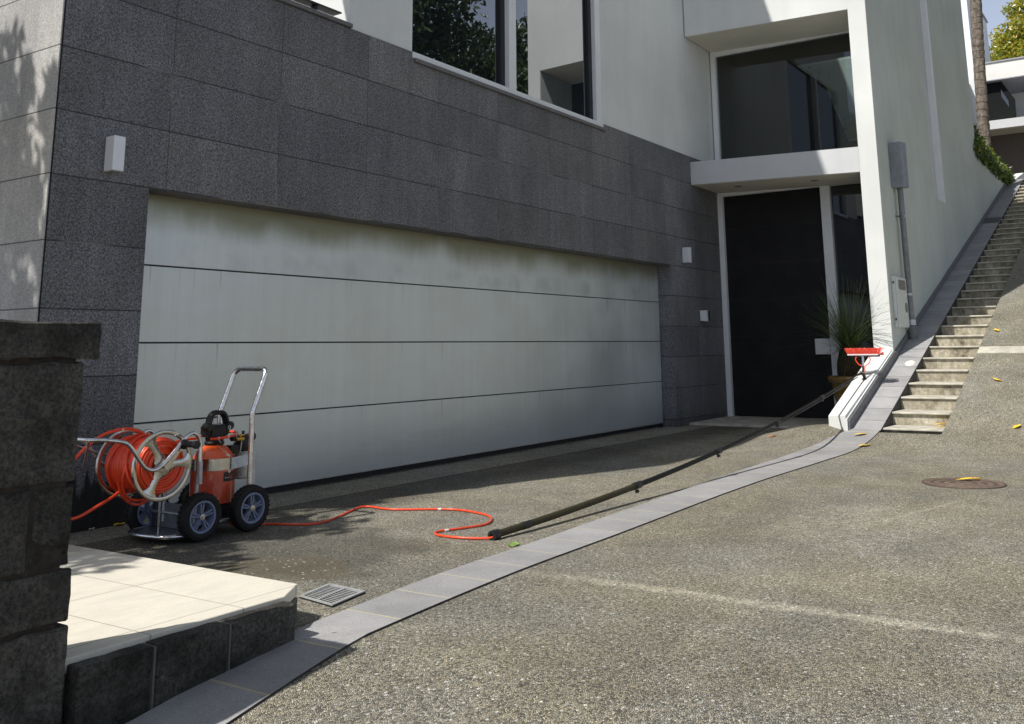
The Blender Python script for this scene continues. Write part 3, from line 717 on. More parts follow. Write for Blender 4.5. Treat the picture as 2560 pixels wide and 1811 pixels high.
for z in (1.47, 1.99): MB().box(9.752, 9.759, -2.955, -2.935, z, z+.03).build('catch', M['black_plastic'], mb)

# ------------------------------------------------------------------ pillar and tiled landing
def rough_block(mbld, x0, x1, y0, y1, z0, z1, amp=.006, cell=.034, seed=0, inset=.004):
    """split-face stone block: boxed grid pushed in and out by noise"""
    rr = np.random.default_rng(seed)
    bm = bmesh.new(); bmesh.ops.create_cube(bm, size=1)
    S = Vector((x1-x0-2*inset, y1-y0-2*inset, z1-z0-2*inset)); Cc = Vector(((x0+x1)/2, (y0+y1)/2, (z0+z1)/2))
    for v in bm.verts: v.co = Vector((v.co.x*S.x, v.co.y*S.y, v.co.z*S.z))+Cc
    bmesh.ops.bevel(bm, geom=list(bm.edges), offset=min(.005, min(S)*.15), segments=1, affect='EDGES')
    for _ in range(5):
        es = [e for e in bm.edges if e.calc_length() > cell*1.5]
        if not es: break
        bmesh.ops.subdivide_edges(bm, edges=es, cuts=1, use_grid_fill=True)
    bm.normal_update(); from mathutils import noise as mn
    off = Vector(rr.uniform(-50, 50, 3))
    for v in bm.verts:
        d = mn.fractal(v.co*14+off, .8, 2., 4)*amp+mn.noise(v.co*5+off)*amp*.9
        v.co += v.normal*d
    bmesh.ops.triangulate(bm, faces=[f for f in bm.faces if len(f.verts) > 4])
    bm.verts.index_update()
    mbld.add([v.co[:] for v in bm.verts], [[v.index for v in f.verts] for f in bm.faces]); bm.free()
pl = thing('stone_pillar', (-2.95, -3.08, 0), 'dark split basalt gate pillar with an overhanging flat capstone', 'pillar')
b = MB(); px0, px1, py0, py1 = -3.6, -2.495, -3.18, -2.95
rough_block(b, px0, px1, py0, py1, .745, 1.126, seed=1)
rough_block(b, px0, -2.637, py0, py1, .491, .741, seed=2); rough_block(b, -2.632, px1+.002, py0+.006, py1, .488, .740, seed=3)
rough_block(b, px0, -2.732, py0, py1, .318, .484, seed=4); rough_block(b, -2.727, px1+.010, py0, py1, .320, .485, seed=5)
rough_block(b, px0, px1+.012, py0-.006, py1, -.15, .314, seed=6)
b.build('shaft', M['basalt'], pl, smooth=40)
MB().box(px0+.03, px1-.03, py0+.012, py1-.012, -.1, 1.15).build('core', M['soil'], pl)
b = MB(); rough_block(b, px0-.03, px1+.04, py0-.014, py1+.03, 1.131, 1.257, amp=.009, seed=7); b.build('cap', M['basalt'], pl, smooth=40)

ld = thing('tiled_landing', (-2.2, -2.4, 0), 'raised landing of cream stone tiles behind the dark kerb', 'landing')
MB().extr([(-1.392, -3.03), (-1.392, -.62), (-5.2, -.62), (-5.2, -2.94), (-2.47, -2.94), (-2.47, -3.14), (-1.56, -3.14)], 'z', .155, .20).build('tile_top', M['tile'], ld, bevel=.003)
MB().extr([(-1.41, -3.05), (-1.41, -.64), (-5.1, -.64), (-5.1, -2.93), (-2.46, -2.93), (-2.46, -3.13), (-1.57, -3.13)], 'z', -.2, .153).build('base', M['mortar'], ld)
xk = [-2.472, -2.195, -1.885, -1.565]
kb = thing('stone_kerb', (-2.1, -3.2, 0), 'three dark basalt kerb blocks edging the front of the cream tiles', 'kerb')
for i in range(3):
    b = MB(); rough_block(b, xk[i]+.003, xk[i+1]-.003, -3.222, -3.142, -.15, .190, amp=.0022, cell=.024, seed=20+i); b.build('kerb_block', M['basalt'], kb, smooth=40)
for i in (1, 2): MB().box(xk[i]-.004, xk[i]+.004, -3.219, -3.143, -.1, .182).build('mortar_joint', M['mortar'], kb)
MB().box(-2.46, -1.58, -3.212, -3.143, -.12, .17).build('core', M['mortar'], kb)

# drain grate
gt = thing('drain_grate', (-1.02, -2.85, .05), 'square galvanised drain grate set in the pavement beside the tiled landing', 'drain grate', 'metal drain grates')
c4 = [(-1.126, -2.758), (-.874, -2.690), (-.896, -2.945), (-1.17, -3.01)]
A, B_, C_, D_ = [Vector((p[0], p[1], zg(*p)+.006)) for p in c4]
def gp(u, v): return (A*(1-u)+B_*u)*(1-v)+(D_*(1-u)+C_*u)*v
def bar(mbl, u0, u1, v0, v1, z0, z1):
    q = [gp(u0, v0), gp(u1, v0), gp(u1, v1), gp(u0, v1)]
    mbl.hexa([p+Vector((0, 0, z0)) for p in q], [p+Vector((0, 0, z1)) for p in q])
b = MB(); bar(b, 0, 1, 0, 1, -.03, .0005); b.build('void', M['grate_dark'], gt)
b = MB()
for a in ((0, 1, 0, .07), (0, 1, .93, 1), (0, .06, .06, .94), (.94, 1, .06, .94), (.05, .95, .47, .53)): bar(b, *a, .001, .006)
for i in range(11):
    u0 = .07+i*.082; bar(b, u0, u0+.019, .06, .47, .001, .003); bar(b, u0, u0+.019, .53, .94, .001, .003)
b.build('grate_frame', M['grate'], gt)
# far slotted grate in the path
fg = thing('drain_grate', (18.76, -3.12, zp(18.76)), 'narrow slotted grate far up the sloping grey path', 'drain grate', 'metal drain grates')
z = zp(18.76)+.013
for i in range(11):
    y = -3.26+i*.029
    MB().hexa([(18.45, y, zp(18.45)+.013), (19.05, y, zp(19.05)+.013), (19.05, y+.014, zp(19.05)+.013), (18.45, y+.014, zp(18.45)+.013)], [(18.45, y, zp(18.45)+.018), (19.05, y, zp(19.05)+.018), (19.05, y+.014, zp(19.05)+.018), (18.45, y+.014, zp(18.45)+.018)]).build('slot', M['grate_dark'], fg)
# manhole
mh = MB().lathe((4.45, -4.6, .0), 'z', [(0, .006), (.05, .008), (.055, .004), (.085, .004), (.09, .008), (.125, .008), (.13, .004), (.16, .004), (.165, .008), (.20, .008), (.205, .004), (.235, .004), (.24, .008), (.27, .008), (.275, .003), (.285, .003), (.29, .009), (.325, .008), (.33, -.02)], 64).build('manhole_cover', M['iron'], smooth=30)
tag(at_base(mh, (4.45, -4.6, 0)), 'round rusty brown manhole cover with concentric rings in the driveway', 'manhole cover')
b = MB(); n = 28; ring = [(9.385+.075*math.cos(2*math.pi*i/n)*1.3, -3.163+.066*math.sin(2*math.pi*i/n)) for i in range(n)]
b.add([(x, y, zp(x)+.010) for x, y in ring]+[(9.385+(x-9.385)*.93, -3.163+(y+3.163)*.93, zp(x)+.019) for x, y in ring], [tuple(range(n, 2*n))]+[(i, (i+1) % n, (i+1) % n+n, i+n) for i in range(n)])
o = b.build('access_cap', M['white_cap']); tag(at_base(o, (9.385, -3.163, zp(9.385))), 'round cream access cap set in the sloping grey path', 'access cap')

# ------------------------------------------------------------------ water cart
ct = thing('hose_reel_cart', (-.12, -.78, 0), 'four wheeled metal trolley with orange filter tank and reel of red hose', 'hose cart')
def wheel(cx, cy, outer):
    """outer = -1 when the hub face looks towards -Y"""
    e = bpy.data.objects.new('wheel', None); COL.objects.link(e); e.parent = ct; e.location = Vector((cx, cy, .146))-Vector(ct.location); e.empty_display_size = .05
    c = (cx, cy, .146); s = outer
    b = MB().lathe(c, 'y', [(.098, -.033), (.112, -.038), (.128, -.038), (.137, -.032), (.141, -.018), (.141, .018), (.137, .032), (.128, .038), (.112, .038), (.098, .033), (.098, -.033)], 48)
    for k in range(30):
        a = 2*math.pi*k/30
        for sy, da in ((-1, 0), (1, .5)):
            a2 = a+da*2*math.pi/30; ca, sa = math.cos(a2), math.sin(a2); tx = Vector((-sa, 0, ca)); rd = Vector((ca, 0, sa)); C0 = Vector(c)
            q = []
            for r_ in (.136, .146):
                for t_, y_ in ((-.0085, sy*.004), (.0085, sy*.004), (.0085, sy*.036), (-.0085, sy*.036)):
                    rr_ = r_-(.006 if abs(y_) > .03 else 0); q.append(C0+rd*rr_+tx*t_+Vector((0, y_, 0)))
            b.hexa(q[:4], q[4:])
    b.build('tyre', M['rubber'], e, smooth=35)
    b = MB().lathe(c, 'y', [(.0975, -.034), (.092, -.036), (.086, -.034), (.083, -.02), (.083, .02), (.086, .034), (.092, .036), (.0975, .034)], 40)
    for k in range(5):
        a = R(18+72*k); ca, sa = math.cos(a), math.sin(a); rd = Vector((ca, 0, sa)); tx = Vector((-sa, 0, ca)); C0 = Vector(c)
        for side in (-1, 1):
            q = []
            for yy in (s*.008, s*.024):
                for r_, t0, t1 in ((.016, .001, .008), (.086, .006, .016)):
                    q += [C0+rd*r_+tx*(side*t0)+Vector((0, yy, 0)), C0+rd*r_+tx*(side*t1)+Vector((0, yy, 0))]
            b.hexa([q[0], q[1], q[3], q[2]], [q[4], q[5], q[7], q[6]])
        q = []
        for yy in (-s*.004, s*.010):
            for r_, t1 in ((.016, .008), (.086, .015)): q += [C0+rd*r_-tx*t1+Vector((0, yy, 0)), C0+rd*r_+tx*t1+Vector((0, yy, 0))]
        b.hexa([q[0], q[1], q[3], q[2]], [q[4], q[5], q[7], q[6]])
    b.lathe(c, 'y', [(0, -.026), (.019, -.026), (.021, 0), (.019, .026), (0, .026)], 20)
    b.build('rim', M['rim'], e, smooth=35)
    MB().lathe((cx, cy+s*.027, .146), 'y', [(0, s*.012), (.008, s*.012), (.009, s*.006), (.018, s*.005), (.019, 0), (0, 0)], 20).build('hub_cap', M['hub'], e, smooth=35)
wheel(.080, -.985, -1); wheel(-.310, -.985, -1); wheel(.080, -.46, 1); wheel(-.310, -.46, 1)
for x in (.08, -.31): MB().cyl((x, -.95, .146), (x, -.49, .146), .010).build('axle', M['galv'], ct, smooth=40)
b = MB()
for y in (-.925, -.525): b.tube([(-.29, y, .085), (.14, y, .085)], .013)
for x in (-.27, .12): b.tube([(x, -.925, .085), (x, -.525, .085)], .012)
b.build('base_frame', M['galv'], ct, smooth=40)
MB().box(-.24, .15, -.90, -.56, .062, .172).build('tray', M['black_plastic'], ct, bevel=.012, seg=2)
# toe plate
b = MB().extr([(-.33, -.49), (-.46, -.52), (-.515, -.60), (-.525, -.76), (-.50, -.90), (-.44, -.95), (-.30, -.955), (-.30, -.49)], 'z', .042, .052); tp = b.build('toe_plate', M['disc_dark'], ct, bevel=.003)
MB().tube(smooth_path([(-.33, -.485, .047), (-.45, -.51, .047), (-.515, -.60, .047), (-.53, -.76, .047), (-.50, -.905, .047), (-.43, -.96, .047), (-.30, -.965, .047)], 6), .013, 12).build('plate_rim', M['alu'], tp, smooth=40)
MB().box(-.305, -.295, -.94, -.50, .053, .205).build('back_plate', M['disc_dark'], ct, bevel=.003)
# tank
tx, ty, trr = -.028, -.735, .143
b = MB().lathe((tx, ty, 0), 'z', [(0, .172), (.13, .172), (trr, .182), (trr, .40), (.141, .43), (.128, .475), (.10, .515), (.07, .538), (.052, .546), (0, .548)], 48); b.build('tank', M['tank'], ct, smooth=40)
lb = MB()
def arc_patch(b, r, a0, a1, z0, z1, n=10, mi=0):
    for i in range(n):
        p = []
        for a in (a0+(a1-a0)*i/n, a0+(a1-a0)*(i+1)/n):
            for z in (z0, z1):
                p.append((tx+r*math.cos(R(a)), ty+r*math.sin(R(a)), z))
        b.add([p[0], p[2], p[3], p[1]], [(0, 1, 2, 3)], mi)
arc_patch(lb, trr+.0012, -100, -40, .318, .378)
for i, z in enumerate((.331, .346, .356)): arc_patch(lb, trr+.0020, -86, -52, z, z+(.006 if i else .004), 6, 1)
arc_patch(lb, trr+.0022, -97, -72, .341, .343, 5, 2)
lb.build('tank_label', [M['label_black'], M['label_red'], M['label_white']], ct, fix=False)
b = MB(); b.add([(tx+(trr+.0025)*math.cos(R(a)), ty+(trr+.0025)*math.sin(R(a)), z) for a, z in ((-90, .392), (-76, .392), (-83, .366))], [(0, 1, 2)]); b.build('hang_tag', M['label_white'], ct)
# band and bars round the tank
b = MB().lathe((tx, ty, .43), 'z', [(trr+.002, -.038), (trr+.008, -.038), (trr+.008, .036), (trr+.002, .036)], 48); bnd = b.build('strap', M['disc'], ct, smooth=40)
def flat_bar(p0, p1, h, t_):
    p0 = Vector(p0); p1 = Vector(p1); d = (p1-p0).normalized(); nrm = Vector((-d.y, d.x, 0)).normalized()*t_; hv = Vector((0, 0, h))
    return MB().hexa([p0-nrm, p1-nrm, p1+nrm, p0+nrm], [p0-nrm+hv, p1-nrm+hv, p1+nrm+hv, p0+nrm+hv])
flat_bar((-.005, -.890, .392), (.10, -.965, .420), .072, .003).build('strap_arm', M['galv'], bnd)
flat_bar((.0, -.60, .392), (.10, -.60, .420), .072, .003).build('strap_arm', M['galv'], bnd)
# valve head
hd = MB().lathe((tx, ty, .548), 'z', [(0, 0), (.062, 0), (.066, .012), (.058, .02), (.06, .045), (.075, .05), (.078, .11), (.07, .118), (0, .118)], 28).build('valve_head', M['black_plastic'], ct, smooth=35)
MB().box(tx-.078, tx+.082, ty-.06, ty+.06, .602, .676).build('valve_body', M['black_plastic'], hd, bevel=.012, seg=2)
arch = smooth_path([(tx-.074, ty-.02, .672), (tx-.058, ty-.02, .725), (tx-.03, ty-.02, .752), (tx+.03, ty-.02, .752), (tx+.058, ty-.02, .725), (tx+.078, ty-.02, .672)], 6)
b = MB().tube(arch, .0175, 10); b.v = [(v[0], (v[1]-(ty-.02))*1.7+ty-.02, v[2]) for v in b.v]; b.build('lift_handle', M['black_plastic'], hd, smooth=40)
for sx in (-1, 1):
    MB().lathe((tx+sx*.085, ty-.03, .665), 'y', [(0, -.03), (.024, -.03), (.028, -.022), (.028, .022), (.024, .03), (0, .03)], 20).build('port', M['black_plastic'], hd, smooth=35)
b = MB().lathe((tx+.062, ty-.064, .655), 'y', [(.006, -.006), (.013, -.006), (.013, .003), (.006, .003), (.006, -.006)], 14); b.build('bolt', M['galv'], hd, smooth=30)
# ring of hose round the neck
ring = [(tx+.03+.125*math.cos(R(a)), ty+.115*math.sin(R(a)), .602+.014*math.cos(R(a-10))) for a in range(-150, 152, 12)]
MB().tube([(-.30, -.70, .585), (-.2, -.66, .59)]+ring[::-1][:1]+ring[::-1][1:], .0085, 10).build('neck_hose', M['hose'], ct, smooth=60)
b = MB()
for a in (-125, -95, -60):
    p = Vector((tx+.03+.125*math.cos(R(a)), ty+.115*math.sin(R(a)), .602+.014*math.cos(R(a-10)))); b.cyl(p+Vector((-.004, 0, 0)), p+Vector((.004, .002, 0)), .0105, 10); b.cyl(p+Vector((0, -.006, -.01)), p+Vector((.012, -.012, -.03)), .0018, 6)
b.build('cable_tie', M['label_white'], ct)
b = MB(); b.cyl((tx-.015, ty-.145, .492), (tx+.005, ty-.155, .478), .006, 8); b.tube(smooth_path([(tx-.02, ty-.06, .548), (tx-.02, ty-.12, .515), (tx-.012, ty-.146, .494)], 5), .0012, 5); b.build('tag_string', M['label_white'], ct)
# sediment canister on the handle side
cx_, cy_ = .205, -.74
cn = MB().lathe((cx_, cy_, 0), 'z', [(0, .30), (.038, .302), (.046, .312), (.048, .49), (0, .492)], 28).build('canister', M['cloudy'], ct, smooth=35)
b = MB().lathe((cx_, cy_, 0), 'z', [(0, .486), (.058, .486), (.062, .50), (.062, .538), (.052, .55), (.04, .556), (.04, .592), (0, .596)], 24)
b.lathe((cx_+.06, cy_, .574), 'x', [(0, -.08), (.022, -.08), (.022, 0), (.028, 0), (.028, .03), (0, .03)], 16); b.cyl((cx_-.10, cy_, .574), (cx_-.02, cy_, .574), .02, 14); b.cyl((cx_, cy_, .59), (cx_, cy_, .618), .010, 10)
b.box(cx_-.12, cx_-.02, cy_-.03, cy_+.03, .47, .53)
b.build('canister_head', M['black_plastic'], cn, smooth=35)
b = MB(); b.cyl((cx_-.105, cy_-.07, .572), (cx_-.055, cy_-.075, .572), .010, 10); b.cyl((cx_-.08, cy_-.072, .575), (cx_-.08, cy_-.072, .598), .006, 8); b.box(cx_-.095, cx_-.055, cy_-.082, cy_-.062, .594, .601); b.build('tap', M['yellow'], ct, smooth=30)
b = MB().tube(smooth_path([(cx_-.07, cy_-.075, .563), (cx_-.075, cy_-.07, .50), (cx_-.08, cy_-.05, .42), (cx_-.10, cy_-.02, .36)], 6), .004, 8); b.build('tap_tube', M['cloudy'], ct, smooth=60)
# push handle
hx = .095
hp = smooth_path([(hx, -.955, .12), (hx, -.955, .45), (hx, -.955, .72), (hx+.004, -.955, .765), (hx+.022, -.955, .81), (hx+.088, -.955, .975), (hx+.105, -.948, 1.015), (hx+.112, -.915, 1.034), (hx+.112, -.86, 1.036), (hx+.112, -.72, 1.036), (hx+.112, -.675, 1.034), (hx+.105, -.64, 1.015), (hx+.088, -.628, .975), (hx+.022, -.628, .81), (hx+.004, -.628, .765), (hx, -.628, .72), (hx, -.628, .45), (hx, -.628, .12)], 5)
hnd = MB().tube(hp, .0178, 14).build('push_handle', M['alu'], ct, smooth=60)
for y in (-.955, -.628): MB().cyl((hx+.026, y, .295), (hx+.026, y, .50), .0165, 16).build('clamp_sleeve', M['galv'], hnd, smooth=40)
# reel
rx, rz_, ry0, ry1 = -.615, .486, -1.012, -.655
def disc(y, side):
    b = MB().lathe((rx, y, rz_), 'y', [(.180, -.002), (.183, -.006), (.192, -.009), (.202, -.007), (.208, 0), (.207, .005), (.199, .008), (.190, .003), (.183, .0), (.180, .004), (.180, -.002)], 64)
    b.lathe((rx, y, rz_), 'y', [(0, -.010), (.03, -.010), (.042, -.006), (.058, -.002), (.058, .003), (0, .003)], 36)
    for k in range(3):
        a = R(122+120*k); rd = Vector((math.cos(a), 0, math.sin(a))); tv = Vector((-math.sin(a), 0, math.cos(a))); C0 = Vector((rx, y, rz_)); prev = None
        N = 10; top = []; bot = []
        for i in range(N+1):
            t = i/N; r_ = .045+.137*t; wd = .023+.022*(2*t-1)**4 + (.025*t**7)
            top.append((C0+rd*r_, wd)); 
        vs = []
        for p, wd in top:
            for yy in (-.002, .003):
                vs += [p-tv*wd+Vector((0, yy, 0)), p-tv*wd*.45+Vector((0, yy-(.007 if yy < 0 else 0), 0)), p+tv*wd*.45+Vector((0, yy-(.007 if yy < 0 else 0), 0)), p+tv*wd+Vector((0, yy, 0))]
        fs = []
        for i in range(N):
            a0 = i*8; b0 = a0+8
            for j in range(3): fs += [(a0+j, a0+j+1, b0+j+1, b0+j), (a0+4+j, b0+4+j, b0+5+j, a0+5+j)]
            fs += [(a0, b0, b0+4, a0+4), (a0+3, a0+7, b0+7, b0+3)]
        b.add(vs, fs)
    return b
rl = MB().cyl((rx, ry0-.02, rz_), (rx, ry1+.03, rz_), .014).build('reel', M['galv'], ct, smooth=40)
disc(ry0, -1).build('reel_disc', M['disc'], rl, smooth=30); disc(ry1, 1).build('reel_disc', M['disc'], rl, smooth=30)
MB().cyl((rx, ry0+.012, rz_), (rx, ry1-.006, rz_), .145, 40).build('reel_drum', M['tank_dark'], rl, smooth=40)
pts = []
turns = 23
for i in range(turns*30):
    a = 2*math.pi*i/30; y = ry0+.020+(ry1-ry0-.034)*i/(turns*30); r_ = .152+.0035*math.sin(i*.0071*7)+.002*math.sin(i*.21)
    pts.append((rx+r_*math.cos(a), y, rz_+r_*math.sin(a)))
b = MB().tube(pts, .0083, 8)
pts = []
for i in range(6*30):
    a = -2*math.pi*i/30; r_ = .158-.0148*i/30; pts.append((rx+r_*math.cos(a), ry0+.009+.006*math.sin(i*.13), rz_+r_*math.sin(a)))
b.tube(pts, .0088, 8)
# slack turns crossing the drum and hanging below
for k, (y0, y1, dr_, dz) in enumerate(((-.70, -.95, .014, 0), (-.86, -.70, .017, 0))):
    b.tube([(rx+(.158+dr_)*math.cos(R(a)), y0+(y1-y0)*(.5-.5*math.cos(R(a*.5+40))), rz_+dz+(.158+dr_)*math.sin(R(a))) for a in range(60, 300, 8)], .0083, 8)
b.tube(smooth_path([(rx-.165, -.90, rz_+.02), (rx-.172, -.88, rz_-.08), (rx-.13, -.86, rz_-.17), (rx-.05, -.85, rz_-.205), (rx+.04, -.85, rz_-.195), (rx+.10, -.85, rz_-.14)], 7), .0083, 8)
b.tube(smooth_path([(rx-.15, -.80, rz_-.09), (rx-.11, -.80, rz_-.18), (rx-.03, -.80, rz_-.235), (rx+.05, -.80, rz_-.225), (rx+.10, -.80, rz_-.16)], 7), .0083, 8)
b.build('wound_hose', M['hose'], rl, smooth=60)
loop = smooth_path([(-.56, -.78, .640), (-.62, -.80, .668), (-.70, -.80, .698), (-.80, -.80, .698), (-.905, -.80, .668), (-1.017, -.80, .588), (-1.12, -.80, .47), (-1.165, -.80, .34), (-1.12, -.80, .245), (-1.015, -.80, .227), (-.872, -.80, .280), (-.772, -.79, .320), (-.70, -.78, .365)], 8)
MB().tube(loop, .0092, 10).build('loose_hose', M['hose'], rl, smooth=60)
b = MB()
for p, q in (((-.765, -.80, .699), (-.755, -.80, .699)), ((-.60, -.795, .661), (-.61, -.797, .665)), ((-.935, -.80, .652), (-.925, -.80, .658))): b.cyl(p, q, .0108, 10)
b.build('cable_tie', M['label_white'], rl)
# reel carrying frame
yf = -1.06; yb = -.615
fr = [(-.378, .357), (-.384, .48), (-.39, .588), (-.408, .641), (-.448, .664), (-.495, .644), (-.557, .583), (-.626, .517), (-.678, .48), (-.722, .473), (-.768, .492), (-.806, .535), (-.844, .583), (-.882, .627), (-.926, .65), (-1.027, .669), (-1.085, .675)]
def frame_path(y): return [(x, y, z) for x, z in fr]
path = frame_path(yf)+[(-1.112, yf+.012, .677), (-1.122, yf+.05, .677), (-1.122, yb-.05, .677), (-1.112, yb-.012, .677)]+frame_path(yb)[::-1]
rf = MB().tube(smooth_path(path, 4), .0122, 12).build('reel_frame', M['alu'], ct, smooth=60)
for p, q in (((-1.115, yf+.03, .668), (-.99, -.80, .50)), ((-1.10, yb, .665), (-.62, yb-.01, .50)), ((-1.122, -.70, .672), (-.80, -.63, .56))):
    MB().cyl(p, q, .008, 10).build('strut', M['galv'], rf, smooth=40)
for y in (-.93, yb):
    MB().cyl((-.30, y, .09), (-.30, y, .54), .0125, 14).build('upright', M['galv'], ct, smooth=40)
    MB().cyl((-.378, yf if y < -.9 else y, .355), (-.382, yf if y < -.9 else y, .49), .0145, 14).build('clamp_sleeve', M['galv'], rf, smooth=40)
MB().cyl((-.43, -.75, .05), (-.43, -.75, .34), .008, 12).build('support_rod', M['alu'], ct, smooth=40)
# crank
cr = MB(); cr.hexa([(rx-.016, -1.052, rz_-.01), (rx+.010, -1.052, rz_-.03), (rx+.010, -1.046, rz_-.03), (rx-.016, -1.046, rz_-.01)], [(rx+.09, -1.052, rz_+.128), (rx+.118, -1.052, rz_+.112), (rx+.118, -1.046, rz_+.112), (rx+.09, -1.046, rz_+.128)])
cr.cyl((rx, -1.05, rz_), (rx, -1.02, rz_), .016, 16)
crk = cr.build('crank_arm', M['disc'], ct, smooth=30)
MB().lathe((rx+.105, -1.055, rz_+.118), 'y', [(0, 0), (.030, -.002), (.032, -.012), (.022, -.026), (.019, -.04), (.0185, -.108), (.024, -.112), (.024, -.134), (0, -.138)], 20).build('crank_grip', M['black_plastic'], crk, smooth=40)
MB().lathe((rx+.085, -1.052, rz_+.085), 'y', [(0, -.008), (.008, -.008), (.010, 0), (0, 0)], 12).build('bolt', M['hub'], crk, smooth=30)

# ------------------------------------------------------------------ hose across the pavement
hz = lambda x, y: zg(x, y)+.0095
gpts = [(.16, -.86), (.288, -.93), (.345, -1.07), (.42, -1.19), (.54, -1.21), (.70, -1.16), (.866, -1.089), (1.03, -1.02), (1.12, -1.00), (1.16, -1.06), (1.145, -1.28), (1.319, -1.584), (1.356, -1.764), (1.286, -2.018), (1.165, -2.159), (.986, -2.24), (.789, -2.204), (.624, -2.15), (.54, -2.177), (.495, -2.269), (.506, -2.424)]
hp = [(-.02, -.80, .10), (.08, -.82, .03)]+[(x, y, hz(x, y)) for x, y in gpts]+[(.572, -2.572, .02), (.62, -2.592, .035)]
o = MB().tube(smooth_path(hp, 8), .0072, 10).build('supply_hose', M['hose'], smooth=60)
at_base(o, (.5, -1.5, 0))
for q, q2 in (((1.312, -1.57), (1.322, -1.592)), ((.68, -2.170), (.655, -2.161))):
    MB().cyl((*q, hz(*q)), (*q2, hz(*q2)), .0088, 10).build('cable_tie', M['label_white'], o)
tag(o, 'red orange hose snaking over the pavement from cart to long pole', 'hose')

# ------------------------------------------------------------------ water-fed pole
P0 = Vector((.585, -2.59, .034)); P1 = Vector((8.17, -2.775, .765))
def pole_pt(t):
    p = P0+(P1-P0)*t; sag = .128*4*t*(1-t)*(1-.10*(2*t-1)); return p-Vector((0, 0, sag))
pole = thing('cleaning_pole', P0, 'long telescopic window cleaning pole sloping up to the low white wall', 'pole')
secs = [(0, .236, .0220, 'pole_olive'), (.236, .434, .0190, 'pole_black'), (.434, .627, .0165, 'pole_black'), (.627, .813, .0142, 'pole_black'), (.813, 1.0, .012, 'pole_black')]
for a, b_, r_, m in secs:
    MB().tube([pole_pt(a+(b_-a)*i/10) for i in range(11)], r_, 14).build('section', M[m], pole, smooth=60)
    p = pole_pt(a); q = pole_pt(a+.009)
    e = MB().cyl(p-(q-p)*.5, q, r_+.008, 16)
    e.box(p.x-.02, p.x+.03, p.y-r_-.016, p.y-r_-.002, p.z-.012, p.z+.012); e.cyl(p+Vector((.0, -.004, -r_-.022)), p+Vector((.03, -.004, -r_-.022)), .012, 12)
    if a > 0: e.build('clamp', M['black_plastic'], pole, smooth=35)
MB().lathe(P0, 'x', [(.013, -.012), (.029, -.012), (.031, 0), (.031, .05), (.024, .06), (.022, .06)], 20).build('end_collar', M['black_plastic'], pole, smooth=35)
MB().cyl(pole_pt(.04), pole_pt(.052), .024, 16).build('grip_band', M['black_plastic'], pole, smooth=35)
# hose running along the thin sections
MB().tube([pole_pt(.62+.38*i/12)+Vector((0, -.006, -.026)) for i in range(13)], .006, 8).build('pole_hose', M['black_plastic'], pole, smooth=60)
# brush head standing on the low wall
bx, by = 8.40, -2.80
wz = .318+(bx-7.24)*(1.075-.318)/(9.548-7.24)
b = MB(); b.tube([(bx-.03, by+.01, wz+.07), (bx, by, wz+.055), (bx+.01, by-.004, wz+.018)], [.018, .02, .022], 12); b.box(bx-.06, bx+.05, by-.035, by+.015, wz+.001, wz+.016)
b.cyl((bx-.05, by-.02, wz+.082), (bx-.05, by+.03, wz+.082), .022, 14); b.tube([P1, (bx-.10, by+.012, wz+.075), (bx-.04, by+.005, wz+.085)], .015, 10)
hinge = b.build('hinge', M['black_plastic'], pole, smooth=35)
MB().tube([(bx-.02, by, wz+.09), (bx-.005, by, wz+.19)], .013, 12).build('neck', M['black_plastic'], pole, smooth=40)
MB().tube([(bx-.006, by, wz+.17), (bx+.006, by, wz+.30)], .0165, 14).build('neck_sleeve', M['alu'], pole, smooth=40)
hz0 = wz+.300
yl, yr = by+.182, by-.205
sk = lambda y: -.02*(y-by)/.2
b = MB(); b.hexa([(bx-.02+.03, yr, hz0-.012), (bx+.06, yr, hz0-.012), (bx+.06, yl, hz0-.012), (bx+.01, yl, hz0-.012)], [(bx-.025, yr-.005, hz0+.018), (bx+.075, yr-.005, hz0+.018), (bx+.075, yl+.005, hz0+.018), (bx-.025, yl+.005, hz0+.018)])
hdn = b.build('brush_stock', M['black_plastic'], pole, bevel=.004)
MB().box(bx-.031, bx-.026, yr-.002, yl+.002, hz0+.008, hz0+.024).build('stock_edge', M['brush_white'], hdn)
b = MB()
for row, (dx, fl) in enumerate(((-.022, -.030), (.0, -.012), (.03, .012), (.066, .034))):
    n = 54
    for i in range(n):
        y = yl+(yr-yl)*(i+.5)/n; lean = .030*((i+.5)/n-.5)*-2
        p0 = Vector((bx+dx, y, hz0+.017)); p1 = p0+Vector((fl+random.uniform(-.006, .006), lean*1.2+random.uniform(-.004, .004), .078+random.uniform(-.008, .007)))
        b.tube([p0, p1], [.0028, .0034], 4)
for i in range(16):
    p0 = Vector((bx+.0+.075*i/16, yr-.003, hz0+.012)); b.tube([p0, p0+Vector((random.uniform(-.01, .01), -.05, random.uniform(-.01, .04)))], [.0026, .003], 4)
b.build('bristles', M['bristle'], hdn)
b = MB()
b.tube(smooth_path([(bx-.01, by+.075, hz0-.01), (bx-.02, by+.085, hz0-.05), (bx-.02, by+.05, hz0-.105), (bx-.012, by+.012, hz0-.125)], 6), .007, 8)
b.tube(smooth_path([(bx-.01, by-.09, hz0-.01), (bx-.02, by-.10, hz0-.05), (bx-.02, by-.075, hz0-.10), (bx-.015, by-.03, hz0-.128), (bx-.015, by-.022, hz0-.17), (bx-.02, by-.03, hz0-.22)], 6), .006, 8)
b.build('jet_tube', M['hose'], pole, smooth=60)

